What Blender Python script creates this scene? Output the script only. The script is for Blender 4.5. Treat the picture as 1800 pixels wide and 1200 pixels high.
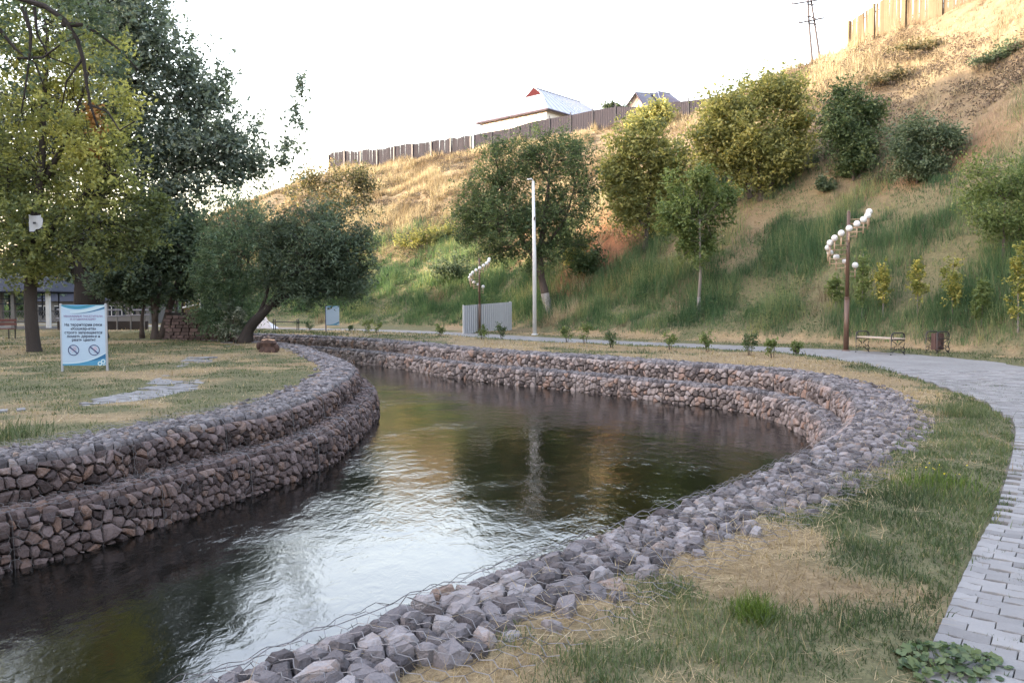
import bpy, math, random
import numpy as np
from mathutils import Vector, Matrix

for o in list(bpy.data.objects):
    bpy.data.objects.remove(o)
SC = bpy.context.scene
COL = SC.collection
rng = np.random.default_rng(7)
random.seed(7)

# ------------------------------------------------------------------ camera
FPX = 1400.0                    # focal length in pixels of an 1800 px wide frame (28 mm on 36 mm)
EYE = 1.6
PITCH = -math.atan(70 / FPX)
cam_d = bpy.data.cameras.new('camera')
cam_d.sensor_width = 36.0
cam_d.lens = 28.0
cam_d.clip_start = 0.05
cam_d.clip_end = 3000
cam = bpy.data.objects.new('camera', cam_d)
COL.objects.link(cam)
cam.location = (0, 0, EYE)
cam.rotation_euler = (math.pi / 2 + PITCH, 0, 0)
SC.camera = cam

# ------------------------------------------------------------------ sky, sun, exposure
SUN_EL = math.radians(11)
SUN_AZ_DIR = Vector((0.965, 0.262, 0)).normalized()     # the way the light travels over the ground
w = bpy.data.worlds.new('World')
SC.world = w
w.use_nodes = True
nt = w.node_tree
bg = nt.nodes['Background']
sky = nt.nodes.new('ShaderNodeTexSky')
sky.sky_type = 'NISHITA'
sky.sun_disc = False
sky.sun_elevation = SUN_EL
sky.sun_rotation = math.atan2(-SUN_AZ_DIR.x, -SUN_AZ_DIR.y)
sky.air_density = 1.6
sky.dust_density = 2.5
sky.ozone_density = 1.6
veil = nt.nodes.new('ShaderNodeHueSaturation')          # thin high haze: a paler sky, the same in every direction
veil.inputs['Saturation'].default_value = 0.72
nt.links.new(sky.outputs[0], veil.inputs['Color'])
tone = nt.nodes.new('ShaderNodeMix'); tone.data_type = 'RGBA'; tone.blend_type = 'MULTIPLY'; tone.inputs[0].default_value = 1
tone.inputs[7].default_value = (1.06, 0.96, 1.03, 1)
nt.links.new(veil.outputs[0], tone.inputs[6])
nt.links.new(tone.outputs[2], bg.inputs[0])
bg.inputs[1].default_value = 0.15
sun_d = bpy.data.lights.new('sun', 'SUN')
sun_d.energy = 2.0
sun_d.angle = math.radians(0.6)
sun_d.color = (1.0, 0.81, 0.58)
sun = bpy.data.objects.new('sun', sun_d)
COL.objects.link(sun)
ldir = Vector((SUN_AZ_DIR.x * math.cos(SUN_EL), SUN_AZ_DIR.y * math.cos(SUN_EL), -math.sin(SUN_EL)))
sun.rotation_euler = ldir.to_track_quat('-Z', 'Y').to_euler()
sun.location = (-40, -20, 40)
SC.view_settings.view_transform = 'Standard'
SC.view_settings.look = 'None'
SC.view_settings.exposure = 3.5
SC.view_settings.gamma = 1.0
SC.view_settings.use_curve_mapping = False
SC.render.engine = 'CYCLES'
SC.cycles.max_bounces = 6
SC.cycles.diffuse_bounces = 3
SC.cycles.transparent_max_bounces = 8

# ------------------------------------------------------------------ pixel helpers (survey of the photograph)
_cp, _sp = math.cos(PITCH), math.sin(PITCH)

def ray(px, py):
    a, b = (px - 900) / FPX, (600 - py) / FPX
    return np.array((a, _cp - _sp * b, _sp + _cp * b))

def at_z(px, py, z=0.0):
    r = ray(px, py)
    t = (z - EYE) / r[2]
    return np.array((r[0] * t, r[1] * t, z))

def at_d(px, py, d):
    r = ray(px, py)
    t = d / r[1]
    return np.array((r[0] * t, d, EYE + r[2] * t))

# ------------------------------------------------------------------ noise and curves in numpy
def _hash(ix, iy, seed):
    h = (ix * 374761393 + iy * 668265263 + seed * 974634777) & 0xFFFFFFFF
    h = ((h ^ (h >> 13)) * 1274126177) & 0xFFFFFFFF
    return ((h ^ (h >> 16)) & 0xFFFF) / 65535.0

def vnoise(x, y, seed=0):
    x = np.asarray(x, float); y = np.asarray(y, float)
    ix = np.floor(x).astype(np.int64); iy = np.floor(y).astype(np.int64)
    fx = x - ix; fy = y - iy
    fx = fx * fx * (3 - 2 * fx); fy = fy * fy * (3 - 2 * fy)
    a = _hash(ix, iy, seed); b = _hash(ix + 1, iy, seed)
    c = _hash(ix, iy + 1, seed); d = _hash(ix + 1, iy + 1, seed)
    return (a * (1 - fx) + b * fx) * (1 - fy) + (c * (1 - fx) + d * fx) * fy

def fbm(x, y, scale, seed=0, octv=3):
    s = 0; a = .5; n = 0
    for k in range(octv):
        s = s + a * vnoise(x * scale, y * scale, seed + k * 17)
        n += a; a *= .5; scale *= 2.07
    return s / n

def catmull(pts, step=0.25):
    P = np.array(pts, float)
    P = np.vstack([2 * P[0] - P[1], P, 2 * P[-1] - P[-2]])
    out = []
    for i in range(1, len(P) - 2):
        p0, p1, p2, p3 = P[i - 1], P[i], P[i + 1], P[i + 2]
        n = max(2, int(np.linalg.norm(p2 - p1) / step))
        t = np.linspace(0, 1, n, endpoint=False)[:, None]
        out.append(.5 * (2 * p1 + (p2 - p0) * t + (2 * p0 - 5 * p1 + 4 * p2 - p3) * t ** 2 + (3 * p1 - p0 - 3 * p2 + p3) * t ** 3))
    out.append(P[-2][None])
    return np.vstack(out)

def resample(P, step):
    seg = np.linalg.norm(np.diff(P, axis=0), axis=1)
    s = np.concatenate([[0], np.cumsum(seg)])
    n = int(s[-1] / step) + 1
    t = np.linspace(0, s[-1], n)
    return np.stack([np.interp(t, s, P[:, k]) for k in range(P.shape[1])], 1)

class Curve:
    """A plan curve: arc length lookup, normals, signed distance (positive on its left)."""
    def __init__(self, pts, step=0.25, smooth=3):
        P = resample(catmull(pts), step)
        for _ in range(smooth):
            P[1:-1] = .25 * P[:-2] + .5 * P[1:-1] + .25 * P[2:]
        self.P = P
        seg = np.linalg.norm(np.diff(P, axis=0), axis=1)
        self.s = np.concatenate([[0], np.cumsum(seg)])
        T = np.gradient(P, axis=0)
        T /= np.linalg.norm(T, axis=1)[:, None]
        self.T = T
        self.L = self.s[-1]
        k = max(1, int(0.8 / step))
        idx = np.unique(np.concatenate([np.arange(0, len(P), k), [len(P) - 1]]))
        self.Q = P[idx]; self.qs = self.s[idx]
    def at(self, s):
        s = np.asarray(s, float)
        p = np.stack([np.interp(s, self.s, self.P[:, k]) for k in (0, 1)], -1)
        t = np.stack([np.interp(s, self.s, self.T[:, k]) for k in (0, 1)], -1)
        t /= np.linalg.norm(t, axis=-1)[..., None]
        n = np.stack([-t[..., 1], t[..., 0]], -1)      # left normal
        return p, t, n
    def sd(self, x, y, want_s=False):
        X = np.stack([np.ravel(x), np.ravel(y)], 1).astype(float)
        A = self.Q[:-1]; B = self.Q[1:]; D = B - A; LL = (D ** 2).sum(1)
        res = np.empty(len(X)); rs = np.empty(len(X))
        for c in range(0, len(X), 20000):
            p = X[c:c + 20000]
            w_ = p[:, None, :] - A[None]
            t = np.clip((w_ * D[None]).sum(2) / LL, 0, 1)
            e = w_ - t[..., None] * D[None]
            d2 = (e ** 2).sum(2)
            j = d2.argmin(1); r = np.arange(len(p))
            cr = D[j, 0] * w_[r, j, 1] - D[j, 1] * w_[r, j, 0]
            res[c:c + 20000] = np.sqrt(d2[r, j]) * np.where(cr >= 0, 1, -1)
            rs[c:c + 20000] = self.qs[j] + t[r, j] * np.sqrt(LL[j])
        sh = np.shape(x)
        if want_s:
            return res.reshape(sh), rs.reshape(sh)
        return res.reshape(sh)

# ------------------------------------------------------------------ mesh building
class MB:
    """Collects geometry for ONE mesh object."""
    def __init__(self):
        self.V = []; self.Q = []; self.T = []; self.tq = []; self.tt = []; self.n = 0
    def add(self, V, quads=None, tris=None, tint=0.5):
        V = np.asarray(V, float).reshape(-1, 3)
        for F, L, TL, k in ((quads, self.Q, self.tq, 4), (tris, self.T, self.tt, 3)):
            if F is not None and len(F):
                F = np.asarray(F, np.int64).reshape(-1, k)
                L.append(F + self.n)
                t = np.asarray(tint, float)
                TL.append(np.full(len(F), float(t)) if t.ndim == 0 else t[:len(F)])
        self.V.append(V); self.n += len(V)
        return self
    def box(self, c, size, rot=None, tint=.5):
        s = np.array(size, float) / 2
        v = np.array([(x, y, z) for x in (-1, 1) for y in (-1, 1) for z in (-1, 1)], float) * s
        if rot is not None:
            v = v @ np.array(rot).T
        q = [(0, 1, 3, 2), (4, 6, 7, 5), (0, 4, 5, 1), (2, 3, 7, 6), (0, 2, 6, 4), (1, 5, 7, 3)]
        return self.add(v + np.array(c, float), q, tint=tint)
    def tube(self, pts, r, sides=6, cap=True, tint=.5):
        P = np.asarray(pts, float); n = len(P)
        r = np.full(n, float(r)) if np.ndim(r) == 0 else np.asarray(r, float)
        T = np.gradient(P, axis=0); T /= np.linalg.norm(T, axis=1)[:, None] + 1e-9
        ref = np.array((0, 0, 1.)) if abs(T[:, 2]).mean() < .85 else np.array((1., 0, 0))
        A = np.cross(T, ref); A /= np.linalg.norm(A, axis=1)[:, None] + 1e-9
        B = np.cross(T, A)
        a = np.linspace(0, 2 * math.pi, sides, endpoint=False)
        ring = P[:, None] + r[:, None, None] * (np.cos(a)[None, :, None] * A[:, None] + np.sin(a)[None, :, None] * B[:, None])
        V = ring.reshape(-1, 3)
        i = np.arange(n - 1)[:, None] * sides; j = np.arange(sides)[None]; k = (j + 1) % sides
        Q = np.stack([i + j, i + k, i + sides + k, i + sides + j], -1).reshape(-1, 4)
        tr = None
        if cap:
            V = np.vstack([V, P[0], P[-1]])
            c0, c1 = n * sides, n * sides + 1
            jj = np.arange(sides); kk = (jj + 1) % sides; b = (n - 1) * sides
            tr = np.vstack([np.stack([kk, jj, np.full(sides, c0)], 1), np.stack([b + jj, b + kk, np.full(sides, c1)], 1)])
        return self.add(V, Q, tr, tint)
    def sphere(self, c, r, nu=14, nv=9, tint=.5, sq=(1, 1, 1)):
        V = []; 
        for i in range(1, nv):
            th = math.pi * i / nv
            for j in range(nu):
                ph = 2 * math.pi * j / nu
                V.append((math.sin(th) * math.cos(ph), math.sin(th) * math.sin(ph), math.cos(th)))
        V += [(0, 0, 1), (0, 0, -1)]
        V = np.array(V) * r * np.array(sq) + np.array(c, float)
        Q = [(i * nu + j, (i + 1) * nu + j, (i + 1) * nu + (j + 1) % nu, i * nu + (j + 1) % nu) for i in range(nv - 2) for j in range(nu)]
        t, b = (nv - 1) * nu, (nv - 1) * nu + 1
        T = [(t, j, (j + 1) % nu) for j in range(nu)] + [(b, (nv - 2) * nu + (j + 1) % nu, (nv - 2) * nu + j) for j in range(nu)]
        return self.add(V, Q, T, tint)
    def prism(self, poly, z0, z1, frame=None, tint=.5):
        """polygon in local xy, thickness z0..z1, then frame (4x4)"""
        n = len(poly)
        V = np.array([(x, y, z0) for x, y in poly] + [(x, y, z1) for x, y in poly], float)
        c0 = V[:n].mean(0); c1 = V[n:].mean(0)
        V = np.vstack([V, c0, c1])
        if frame is not None:
            M = np.array(frame); V = V @ M[:3, :3].T + M[:3, 3]
        j = np.arange(n); k = (j + 1) % n
        Q = np.stack([j, k, n + k, n + j], 1)
        T = np.vstack([np.stack([k, j, np.full(n, 2 * n)], 1), np.stack([n + j, n + k, np.full(n, 2 * n + 1)], 1)])
        return self.add(V, Q, T, tint)
    def mesh(self, name, mat, smooth=False, origin=None):
        V = np.vstack(self.V)
        if origin is not None:
            V = V - np.array(origin)
        Q = np.vstack(self.Q) if self.Q else np.zeros((0, 4), np.int64)
        T = np.vstack(self.T) if self.T else np.zeros((0, 3), np.int64)
        me = bpy.data.meshes.new(name)
        me.vertices.add(len(V)); me.vertices.foreach_set('co', V.astype(np.float32).ravel())
        li = np.concatenate([Q.ravel(), T.ravel()]).astype(np.int32)
        nq, ntr = len(Q), len(T)
        me.loops.add(len(li)); me.loops.foreach_set('vertex_index', li)
        me.polygons.add(nq + ntr)
        me.polygons.foreach_set('loop_start', np.concatenate([np.arange(nq) * 4, nq * 4 + np.arange(ntr) * 3]).astype(np.int32))
        me.polygons.foreach_set('loop_total', np.concatenate([np.full(nq, 4), np.full(ntr, 3)]).astype(np.int32))
        me.polygons.foreach_set('use_smooth', np.full(nq + ntr, smooth))
        at = me.attributes.new('tint', 'FLOAT', 'FACE')
        at.data.foreach_set('value', np.concatenate(self.tq + self.tt).astype(np.float32))
        if mat is not None:
            me.materials.append(mat)
        me.update(calc_edges=True)
        me.validate()
        return me
    def build(self, name, mat, parent=None, smooth=False, kind=None, origin=None):
        me = self.mesh(name, mat, smooth, origin)
        return link(name, me, parent, kind, origin)

def link(name, me, parent=None, kind=None, origin=None):
    o = bpy.data.objects.new(name, me)
    COL.objects.link(o)
    if origin is not None:
        o.location = origin
    if parent is not None:
        o.parent = parent
    if kind:
        o['kind'] = kind
    return o

def tag(o, label=None, cat=None, group=None, kind=None):
    if label: o['label'] = label
    if cat: o['category'] = cat
    if group: o['group'] = group
    if kind: o['kind'] = kind
    return o

def thing(name, label, cat, loc=(0, 0, 0), rz=0, group=None):
    o = bpy.data.objects.new(name, None)
    o.empty_display_size = .2
    COL.objects.link(o)
    o.location = tuple(float(v) for v in loc); o.rotation_euler = (0, 0, rz)
    return tag(o, label, cat, group)

def children(o):
    return [c for c in bpy.data.objects if c.parent == o]

def copy_tree(o, parent=None):
    c = o.copy(); COL.objects.link(c)
    if parent is not None: c.parent = parent
    for ch in children(o):
        copy_tree(ch, c)
    return c

# ------------------------------------------------------------------ materials
def new_mat(name):
    m = bpy.data.materials.new(name); m.use_nodes = True
    n = m.node_tree.nodes; n.clear()
    out = n.new('ShaderNodeOutputMaterial')
    return m, m.node_tree, out

def N(t, kind, **kw):
    n = t.nodes.new(kind)
    for k, v in kw.items():
        if k in n.inputs: n.inputs[k].default_value = v
        else: setattr(n, k, v)
    return n

def noise(t, vec, scale, detail=4, rough=.55, dist=0.0):
    n = N(t, 'ShaderNodeTexNoise')
    n.inputs['Scale'].default_value = scale; n.inputs['Detail'].default_value = detail
    n.inputs['Roughness'].default_value = rough; n.inputs['Distortion'].default_value = dist
    t.links.new(vec, n.inputs['Vector'])
    return n.outputs[0]

ALB = 0.70      # all base colours share one scale
def ramp(t, fac, stops):
    r = N(t, 'ShaderNodeValToRGB')
    e = r.color_ramp.elements
    while len(e) < len(stops): e.new(.5)
    for k, (p, c) in enumerate(stops):
        e[k].position = p; e[k].color = (c[0] * ALB, c[1] * ALB, c[2] * ALB, 1)
    t.links.new(fac, r.inputs[0])
    return r.outputs[0]

def math_n(t, op, a, b=None, clamp=False):
    n = N(t, 'ShaderNodeMath', operation=op); n.use_clamp = clamp
    for i, v in enumerate((a, b)):
        if v is None: continue
        if isinstance(v, (int, float)): n.inputs[i].default_value = v
        else: t.links.new(v, n.inputs[i])
    return n.outputs[0]

def mixc(t, fac, a, b, blend='MIX'):
    n = N(t, 'ShaderNodeMix', data_type='RGBA', blend_type=blend)
    for sock, v in ((n.inputs[0], fac), (n.inputs[6], a), (n.inputs[7], b)):
        if isinstance(v, (int, float)): sock.default_value = v
        elif isinstance(v, tuple): sock.default_value = (*v, 1)
        else: t.links.new(v, sock)
    return n.outputs[2]

def attr(t, name):
    return N(t, 'ShaderNodeAttribute', attribute_name=name).outputs['Fac']

def bump(t, h, strength=.3, dist=.02):
    b = N(t, 'ShaderNodeBump'); b.inputs['Strength'].default_value = strength; b.inputs['Distance'].default_value = dist
    t.links.new(h, b.inputs['Height'])
    return b.outputs[0]

def pos(t):
    return N(t, 'ShaderNodeNewGeometry').outputs['Position']

def objco(t):
    return N(t, 'ShaderNodeTexCoord').outputs['Object']

def surf_mat(name, stops, scale=6, rough=.8, bump_s=.25, bump_d=.01, metallic=0., tint=.6, world=True, fine=40, spec=.3, scl=None):
    """colour from tint (per face) mixed with noise, small relief and worn roughness"""
    m, t, out = new_mat(name)
    p = pos(t) if world else objco(t)
    if scl is not None:
        mp = N(t, 'ShaderNodeMapping'); mp.inputs['Scale'].default_value = scl
        t.links.new(p, mp.inputs['Vector']); p = mp.outputs[0]
    a = noise(t, p, scale); b = noise(t, p, fine, 3)
    f = math_n(t, 'ADD', math_n(t, 'MULTIPLY', attr(t, 'tint'), tint), math_n(t, 'MULTIPLY', math_n(t, 'ADD', math_n(t, 'MULTIPLY', a, .6), math_n(t, 'MULTIPLY', b, .4)), 1 - tint))
    c = ramp(t, f, stops)
    s = N(t, 'ShaderNodeBsdfPrincipled')
    s.inputs['Roughness'].default_value = rough; s.inputs['Metallic'].default_value = metallic
    s.inputs['Specular IOR Level'].default_value = spec
    t.links.new(c, s.inputs['Base Color'])
    if bump_s: t.links.new(bump(t, math_n(t, 'ADD', a, b), bump_s, bump_d), s.inputs['Normal'])
    t.links.new(s.outputs[0], out.inputs[0])
    return m

def leaf_mat(name, stops, trans=.35, rough=.55):
    m, t, out = new_mat(name)
    f = attr(t, 'tint')
    c = ramp(t, f, stops)
    d = N(t, 'ShaderNodeBsdfPrincipled'); d.inputs['Roughness'].default_value = rough
    d.inputs['Specular IOR Level'].default_value = .25
    tr = N(t, 'ShaderNodeBsdfTranslucent')
    t.links.new(c, d.inputs['Base Color'])
    c2 = mixc(t, 1.0, c, (1.25, 1.2, .75), 'MULTIPLY')
    t.links.new(c2, tr.inputs['Color'])
    mx = N(t, 'ShaderNodeMixShader'); mx.inputs[0].default_value = trans
    t.links.new(d.outputs[0], mx.inputs[1]); t.links.new(tr.outputs[0], mx.inputs[2])
    t.links.new(mx.outputs[0], out.inputs[0])
    return m

M = {}
# ================================================================== PLAN CURVES (metres, camera at the origin looking along +Y)
Z_STEP, Z_WATER = -0.42, -0.90
LEFT = Curve([(-16, -7), (-10.5, 0), (-7.2, 4.6), (-5.0, 7.7), (-4.45, 8.7), (-4.12, 9.7), (-3.62, 10.9), (-3.33, 12), (-3.27, 13.7),
              (-3.36, 15.7), (-3.55, 18.0), (-4.15, 20.4), (-5.0, 22.6), (-6.0, 25.0), (-7.3, 28), (-9, 30.7), (-12, 33), (-15.5, 35), (-20, 36.6), (-28, 38), (-46, 40)])
RIGHT = Curve([(-10, -9), (-6, -3), (-3.2, .8), (-1.9, 2.5), (-1.13, 3.37), (-.58, 4.05), (0, 4.67), (.38, 5.08), (.8, 5.55), (1.3, 6.12), (1.96, 6.85),
               (3.45, 8.8), (4.5, 10.5), (5.25, 12.1), (5.75, 13.7), (6.0, 15.2), (6.02, 16.7), (5.6, 18.4), (4.25, 20.0), (2.17, 22.5), (0, 24.6), (-2, 28 - .9), (-4.57, 31),
               (-7.5, 34.4), (-10.7, 37), (-13.5, 38.8), (-17, 40.2), (-21, 41.2), (-29, 42.4), (-47, 44.5)])
PATH = Curve([(-1.2, -5), (.2, -1.5), (1.75, 1.1), (2.85, 2.56), (4.02, 4.2), (4.9, 5.4), (6.62, 7.95), (7.95, 10.1), (9.05, 12.5), (10.1, 15.8),
              (10.9, 19.6), (10.95, 22.6), (10.0, 25.6), (7.4, 28.4), (4.3, 31.2), (1.4, 34.2), (-.9, 37.2), (-3.2, 40.3), (-6.2, 43.6), (-10, 46), (-14, 48), (-20, 51), (-30, 56), (-46, 62)])
def path_half(s):
    return np.interp(s, [0, PATH_S22 - 12, PATH_S22 - 4, PATH_S22, PATH_S22 + 6, PATH_S22 + 12], [1.30, 1.38, 1.85, 2.0, 1.55, 1.35])
_d, PATH_S22 = PATH.sd(np.array([10.95]), np.array([21.5]), True); PATH_S22 = float(PATH_S22[0])
TOE = Curve([(6, -12), (12, 0), (14.2, 9), (15.0, 15), (15.2, 20.5), (13.9, 26), (11.0, 30.5), (7.6, 33.8), (4.4, 37.4), (2.2, 41), (-1.4, 45), (-6, 48.8), (-12, 51.6), (-18, 54.5), (-28, 60), (-46, 68), (-110, 86)])
CREST = Curve([(36, -12), (36, 5), (34, 25), (31, 38), (27.3, 46), (22.6, 54), (20, 62), (17.2, 71.6), (12, 77), (5.9, 82), (-5, 92), (-23, 104), (-34, 106), (-50, 108), (-70, 108), (-120, 112)])
_cs = [CREST.sd(np.array([p[0]]), np.array([p[1]]), True)[1][0] for p in [(36, -12), (34, 25), (31, 38), (27.3, 46), (22.6, 54), (17.2, 71.6), (5.9, 82), (-5, 92), (-23, 104), (-34, 106), (-50, 108), (-70, 108)]]
_ch = [23, 22.5, 20.5, 19.1, 18.7, 18.4, 18.7, 18.8, 18.6, 14.6, 7, 2]
GARDEN = Curve([(-16, 9.5), (-9.5, 10.9), (-7.5, 11.7), (-6.4, 13.0), (-6.3, 14.6), (-7.1, 17), (-7.9, 19.5), (-9.0, 23.5), (-10.3, 29), (-11.5, 33)])

# added ridge out of view, shaped to keep low sun off the valley floor
def shade_ridge_z(x, y):
    yy = np.asarray(y, float)
    H = np.interp(yy, [-90, -10, 15, 18, 20, 22, 23.5, 24.6, 25.4, 29, 35, 50, 58, 66, 74], [31, 31, 30.5, 29, 28.2, 26.4, 25.2, 22.5, 17, 13.6, 12.2, 13, 12, 5, 0])
    f = np.clip((-x - 37 - .10 * np.abs(yy - 10)) / 16, 0, 1); f = f * f * (3 - 2 * f)
    return H * f * (1 + .10 * (fbm(x, yy, .12, 91) - .5))

def hill_t(x, y):
    dT = -TOE.sd(x, y)                      # positive uphill of the toe
    dC, s = CREST.sd(x, y, True)            # positive: beyond (left of direction) -> test sign below
    dC = CREST_SIGN * dC
    H = np.interp(s, _cs, _ch)
    return dT, dC, H
CREST_SIGN = 1
_a, _b, _c = hill_t(np.array([10.0]), np.array([50.0]))
if _b[0] < 0: CREST_SIGN = -1
if _a[0] < 0: print('toe sign wrong')

def hill_h(x, y):
    dT, dC, H = hill_t(x, y)
    up = np.clip(dT, 0, None)
    t = up / (up + np.clip(dC, 0, None) + 1e-6)
    prof = np.where(t < .12, t * .55, .066 + (t - .12) * (1 - .066) / .88)
    prof = prof + .03 * np.sin(np.clip(t, 0, 1) * math.pi)
    bumps = (fbm(x, y, .13, 5) - .5) * 2.4 * np.clip(t * 3, 0, 1) * np.clip((1 - t) * 5, 0.12, 1) + (fbm(x, y, .7, 8) - .5) * .5 * np.clip(t * 4, 0, 1)
    h = H * prof + bumps
    return np.where(dT > 0, np.maximum(h, 0), 0), t

def bank_e(x, y):
    dl = LEFT.sd(x, y)           # left bank lies on the curve's left
    dr = -RIGHT.sd(x, y)         # right bank on the curve's right
    return dl, dr, np.maximum(dl, dr)

def ground_z(x, y, full=False):
    x = np.asarray(x, float); y = np.asarray(y, float)
    dl, dr, e = bank_e(x, y)
    g = (fbm(x, y, .35, 3) - .5) * .10 + (fbm(x, y, 2.2, 4) - .5) * .035 - .01
    creep = np.clip((e - np.where((dr > 0) & (y < 10), np.interp(y, [5, 10], [.46, .58]), np.where(dr > 0, .62, .50)) - .45 * (fbm(x, y, 1.6, 31) - .45)) / .16, 0, 1)
    g = g + creep * .035 - (1 - creep) * .05
    g = g * np.clip(e * .6, .5, 1)
    h, t = hill_h(x, y)
    nearb = np.clip((12 - y) / 4, 0, 1) * (dr > -.5)
    f = np.clip((e - .22 + .2 * nearb) / (.40 - .1 * nearb), 0, 1)
    z = -1.8 * (1 - f) + f * g
    dp, sp = PATH.sd(x, y, True)
    inp = np.clip((path_half(sp) + .14 - np.abs(dp)) / .16, 0, 1)
    z = z * (1 - inp) + inp * (-.032)
    dg = np.abs(GARDEN.sd(x, y))
    ing = np.clip((.55 - dg) / .2, 0, 1) * (dl > .8)
    z = z - ing * .035
    z = z + h + shade_ridge_z(x, y)
    if full:
        return z, dl, dr, e, t, dp, sp, dg
    return z

def terrain(x, y):
    return float(ground_z(np.array([float(x)]), np.array([float(y)]))[0])

def hit(px, py, d0=3.0, d1=150.0):
    """where the sight line through a photograph pixel meets the ground"""
    r = ray(px, py)
    d = np.concatenate([np.arange(d0, 30, .05), np.arange(30, d1, .15)])
    x = r[0] / r[1] * d; z = EYE + r[2] / r[1] * d
    g = ground_z(x, d)
    k = np.argmax(z < g)
    if not (z < g).any(): k = len(d) - 1
    return np.array((x[k], d[k], g[k]))

def green(x, y, dl=None, dr=None, dp=None):
    """how green (1) or dry (0) the turf is: patches, greener along the paved path"""
    n = fbm(x, y, .55, 40) * .5 + fbm(x, y, 1.7, 41) * .35 + fbm(x * .5, y * 1.6, .5, 42) * .15
    if dp is None:
        dp, sp = PATH.sd(x, y, True)
    else:
        dp, sp = dp
    k = np.clip(1.25 - (np.abs(dp) - path_half(sp)) / 1.15, 0, 1)
    right = np.asarray(x) > -2.5 + 0 * np.asarray(y)
    v = np.where(right, n + .22 * k - .065, n + .045)
    return np.clip((v - .47) / .13, 0, 1)

# ================================================================== GROUND MATERIALS
def ground_material():
    m, t, out = new_mat('turf and soil')
    p = pos(t)
    g = attr(t, 'green'); wl = attr(t, 'wild'); rd = attr(t, 'red')
    n1 = noise(t, p, 1.3, 5); n2 = noise(t, p, 9, 5, .65); n3 = noise(t, p, 60, 3, .7)
    mixn = math_n(t, 'ADD', math_n(t, 'MULTIPLY', n2, .5), math_n(t, 'MULTIPLY', n3, .5))
    dry = ramp(t, mixn, [(.3, (.17, .125, .08)), (.45, (.34, .255, .135)), (.6, (.48, .37, .2)), (.75, (.58, .46, .26))])
    grn = ramp(t, mixn, [(.3, (.05, .06, .032)), (.5, (.105, .12, .06)), (.7, (.17, .175, .09))])
    soil = ramp(t, mixn, [(.3, (.12, .085, .065)), (.55, (.22, .165, .125)), (.75, (.3, .24, .19))])
    c = mixc(t, math_n(t, 'MULTIPLY', n1, .7), dry, soil)
    c = mixc(t, math_n(t, 'MULTIPLY', g, .78), c, grn)
    wild = ramp(t, math_n(t, 'ADD', math_n(t, 'MULTIPLY', n1, .5), math_n(t, 'MULTIPLY', mixn, .5)), [(.3, (.105, .08, .055)), (.48, (.19, .152, .10)), (.62, (.28, .23, .15)), (.8, (.36, .305, .21))])
    c = mixc(t, wl, c, wild)
    c = mixc(t, rd, c, ramp(t, mixn, [(.3, (.16, .075, .04)), (.6, (.32, .16, .085)), (.8, (.4, .24, .14))]))
    s = N(t, 'ShaderNodeBsdfPrincipled'); s.inputs['Roughness'].default_value = .95; s.inputs['Specular IOR Level'].default_value = .1
    t.links.new(c, s.inputs['Base Color'])
    t.links.new(bump(t, math_n(t, 'ADD', n2, math_n(t, 'MULTIPLY', n3, .4)), .6, .05), s.inputs['Normal'])
    t.links.new(s.outputs[0], out.inputs[0])
    return m
M['ground'] = ground_material()

def axis(parts):
    out = []
    for a, b, st in parts:
        out.append(np.arange(a, b, st))
    return np.concatenate(out + [[parts[-1][1]]])

gx = axis([(-400, -160, 30), (-160, -60, 5), (-60, -24, 1.5), (-24, -13, .5), (-13, -9, .25), (-9, 10, .16), (10, 16, .3), (16, 44, .7), (44, 100, 4), (100, 400, 30)])
gy = axis([(-200, -60, 14), (-60, -10, 3), (-10, 2, .5), (2, 21, .16), (21, 42, .3), (42, 70, .6), (70, 116, 1.2), (116, 200, 6), (200, 600, 40)])
GX, GY = np.meshgrid(gx, gy)
gz, g_dl, g_dr, g_e, g_t, g_dp, g_sp, g_dg = ground_z(GX, GY, True)
g_green = green(GX, GY, dp=(g_dp, g_sp))
hz, _t = hill_h(GX, GY)
lush = np.clip(1.15 - _t / np.interp(GX, [-30, -5, 8, 20], [.22, .32, .36, .34]) + .33 + .5 * np.clip((GX - 12) / 3, 0, 1) * np.clip(1.5 - _t * 3.2, 0, 1) + (fbm(GX, GY, .25, 60) - .5) * 1.0, 0, 1)
wild = np.clip(hz / 1.2, 0, 1) * (1 - .85 * lush)
g_green = np.where(hz > .3, np.clip(lush, 0, 1), g_green)
red = .4 * np.clip((fbm(GX, GY, .16, 63) - .55) / .08, 0, 1) * np.clip((hz - 1.5) / 2, 0, 1) * np.clip((11 - hz) / 3, 0, 1)
red = np.maximum(red, np.clip(1.6 * np.exp(-(((GX - 5.2) / 2.6) ** 2 + ((GY - 47.5) / 3.2) ** 2)) + .8 * (fbm(GX, GY, .8, 62) - .5), 0, 1) * (np.hypot(GX - 5.2, GY - 47.5) < 6))
shade_ridge_h = shade_ridge_z(GX, GY)
def _cell(ax, v):
    i = np.clip(np.searchsorted(ax, v) - 1, 0, len(ax) - 2)
    return i, np.clip((v - ax[i]) / (ax[i + 1] - ax[i]), 0, 1)
def field(arrs, x, y):
    """values of the surveyed fields at scattered points (bilinear)"""
    i, fx = _cell(gx, x); j, fy = _cell(gy, y)
    return [A_[j, i] * (1 - fx) * (1 - fy) + A_[j, i + 1] * fx * (1 - fy) + A_[j + 1, i] * (1 - fx) * fy + A_[j + 1, i + 1] * fx * fy for A_ in arrs]
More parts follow.
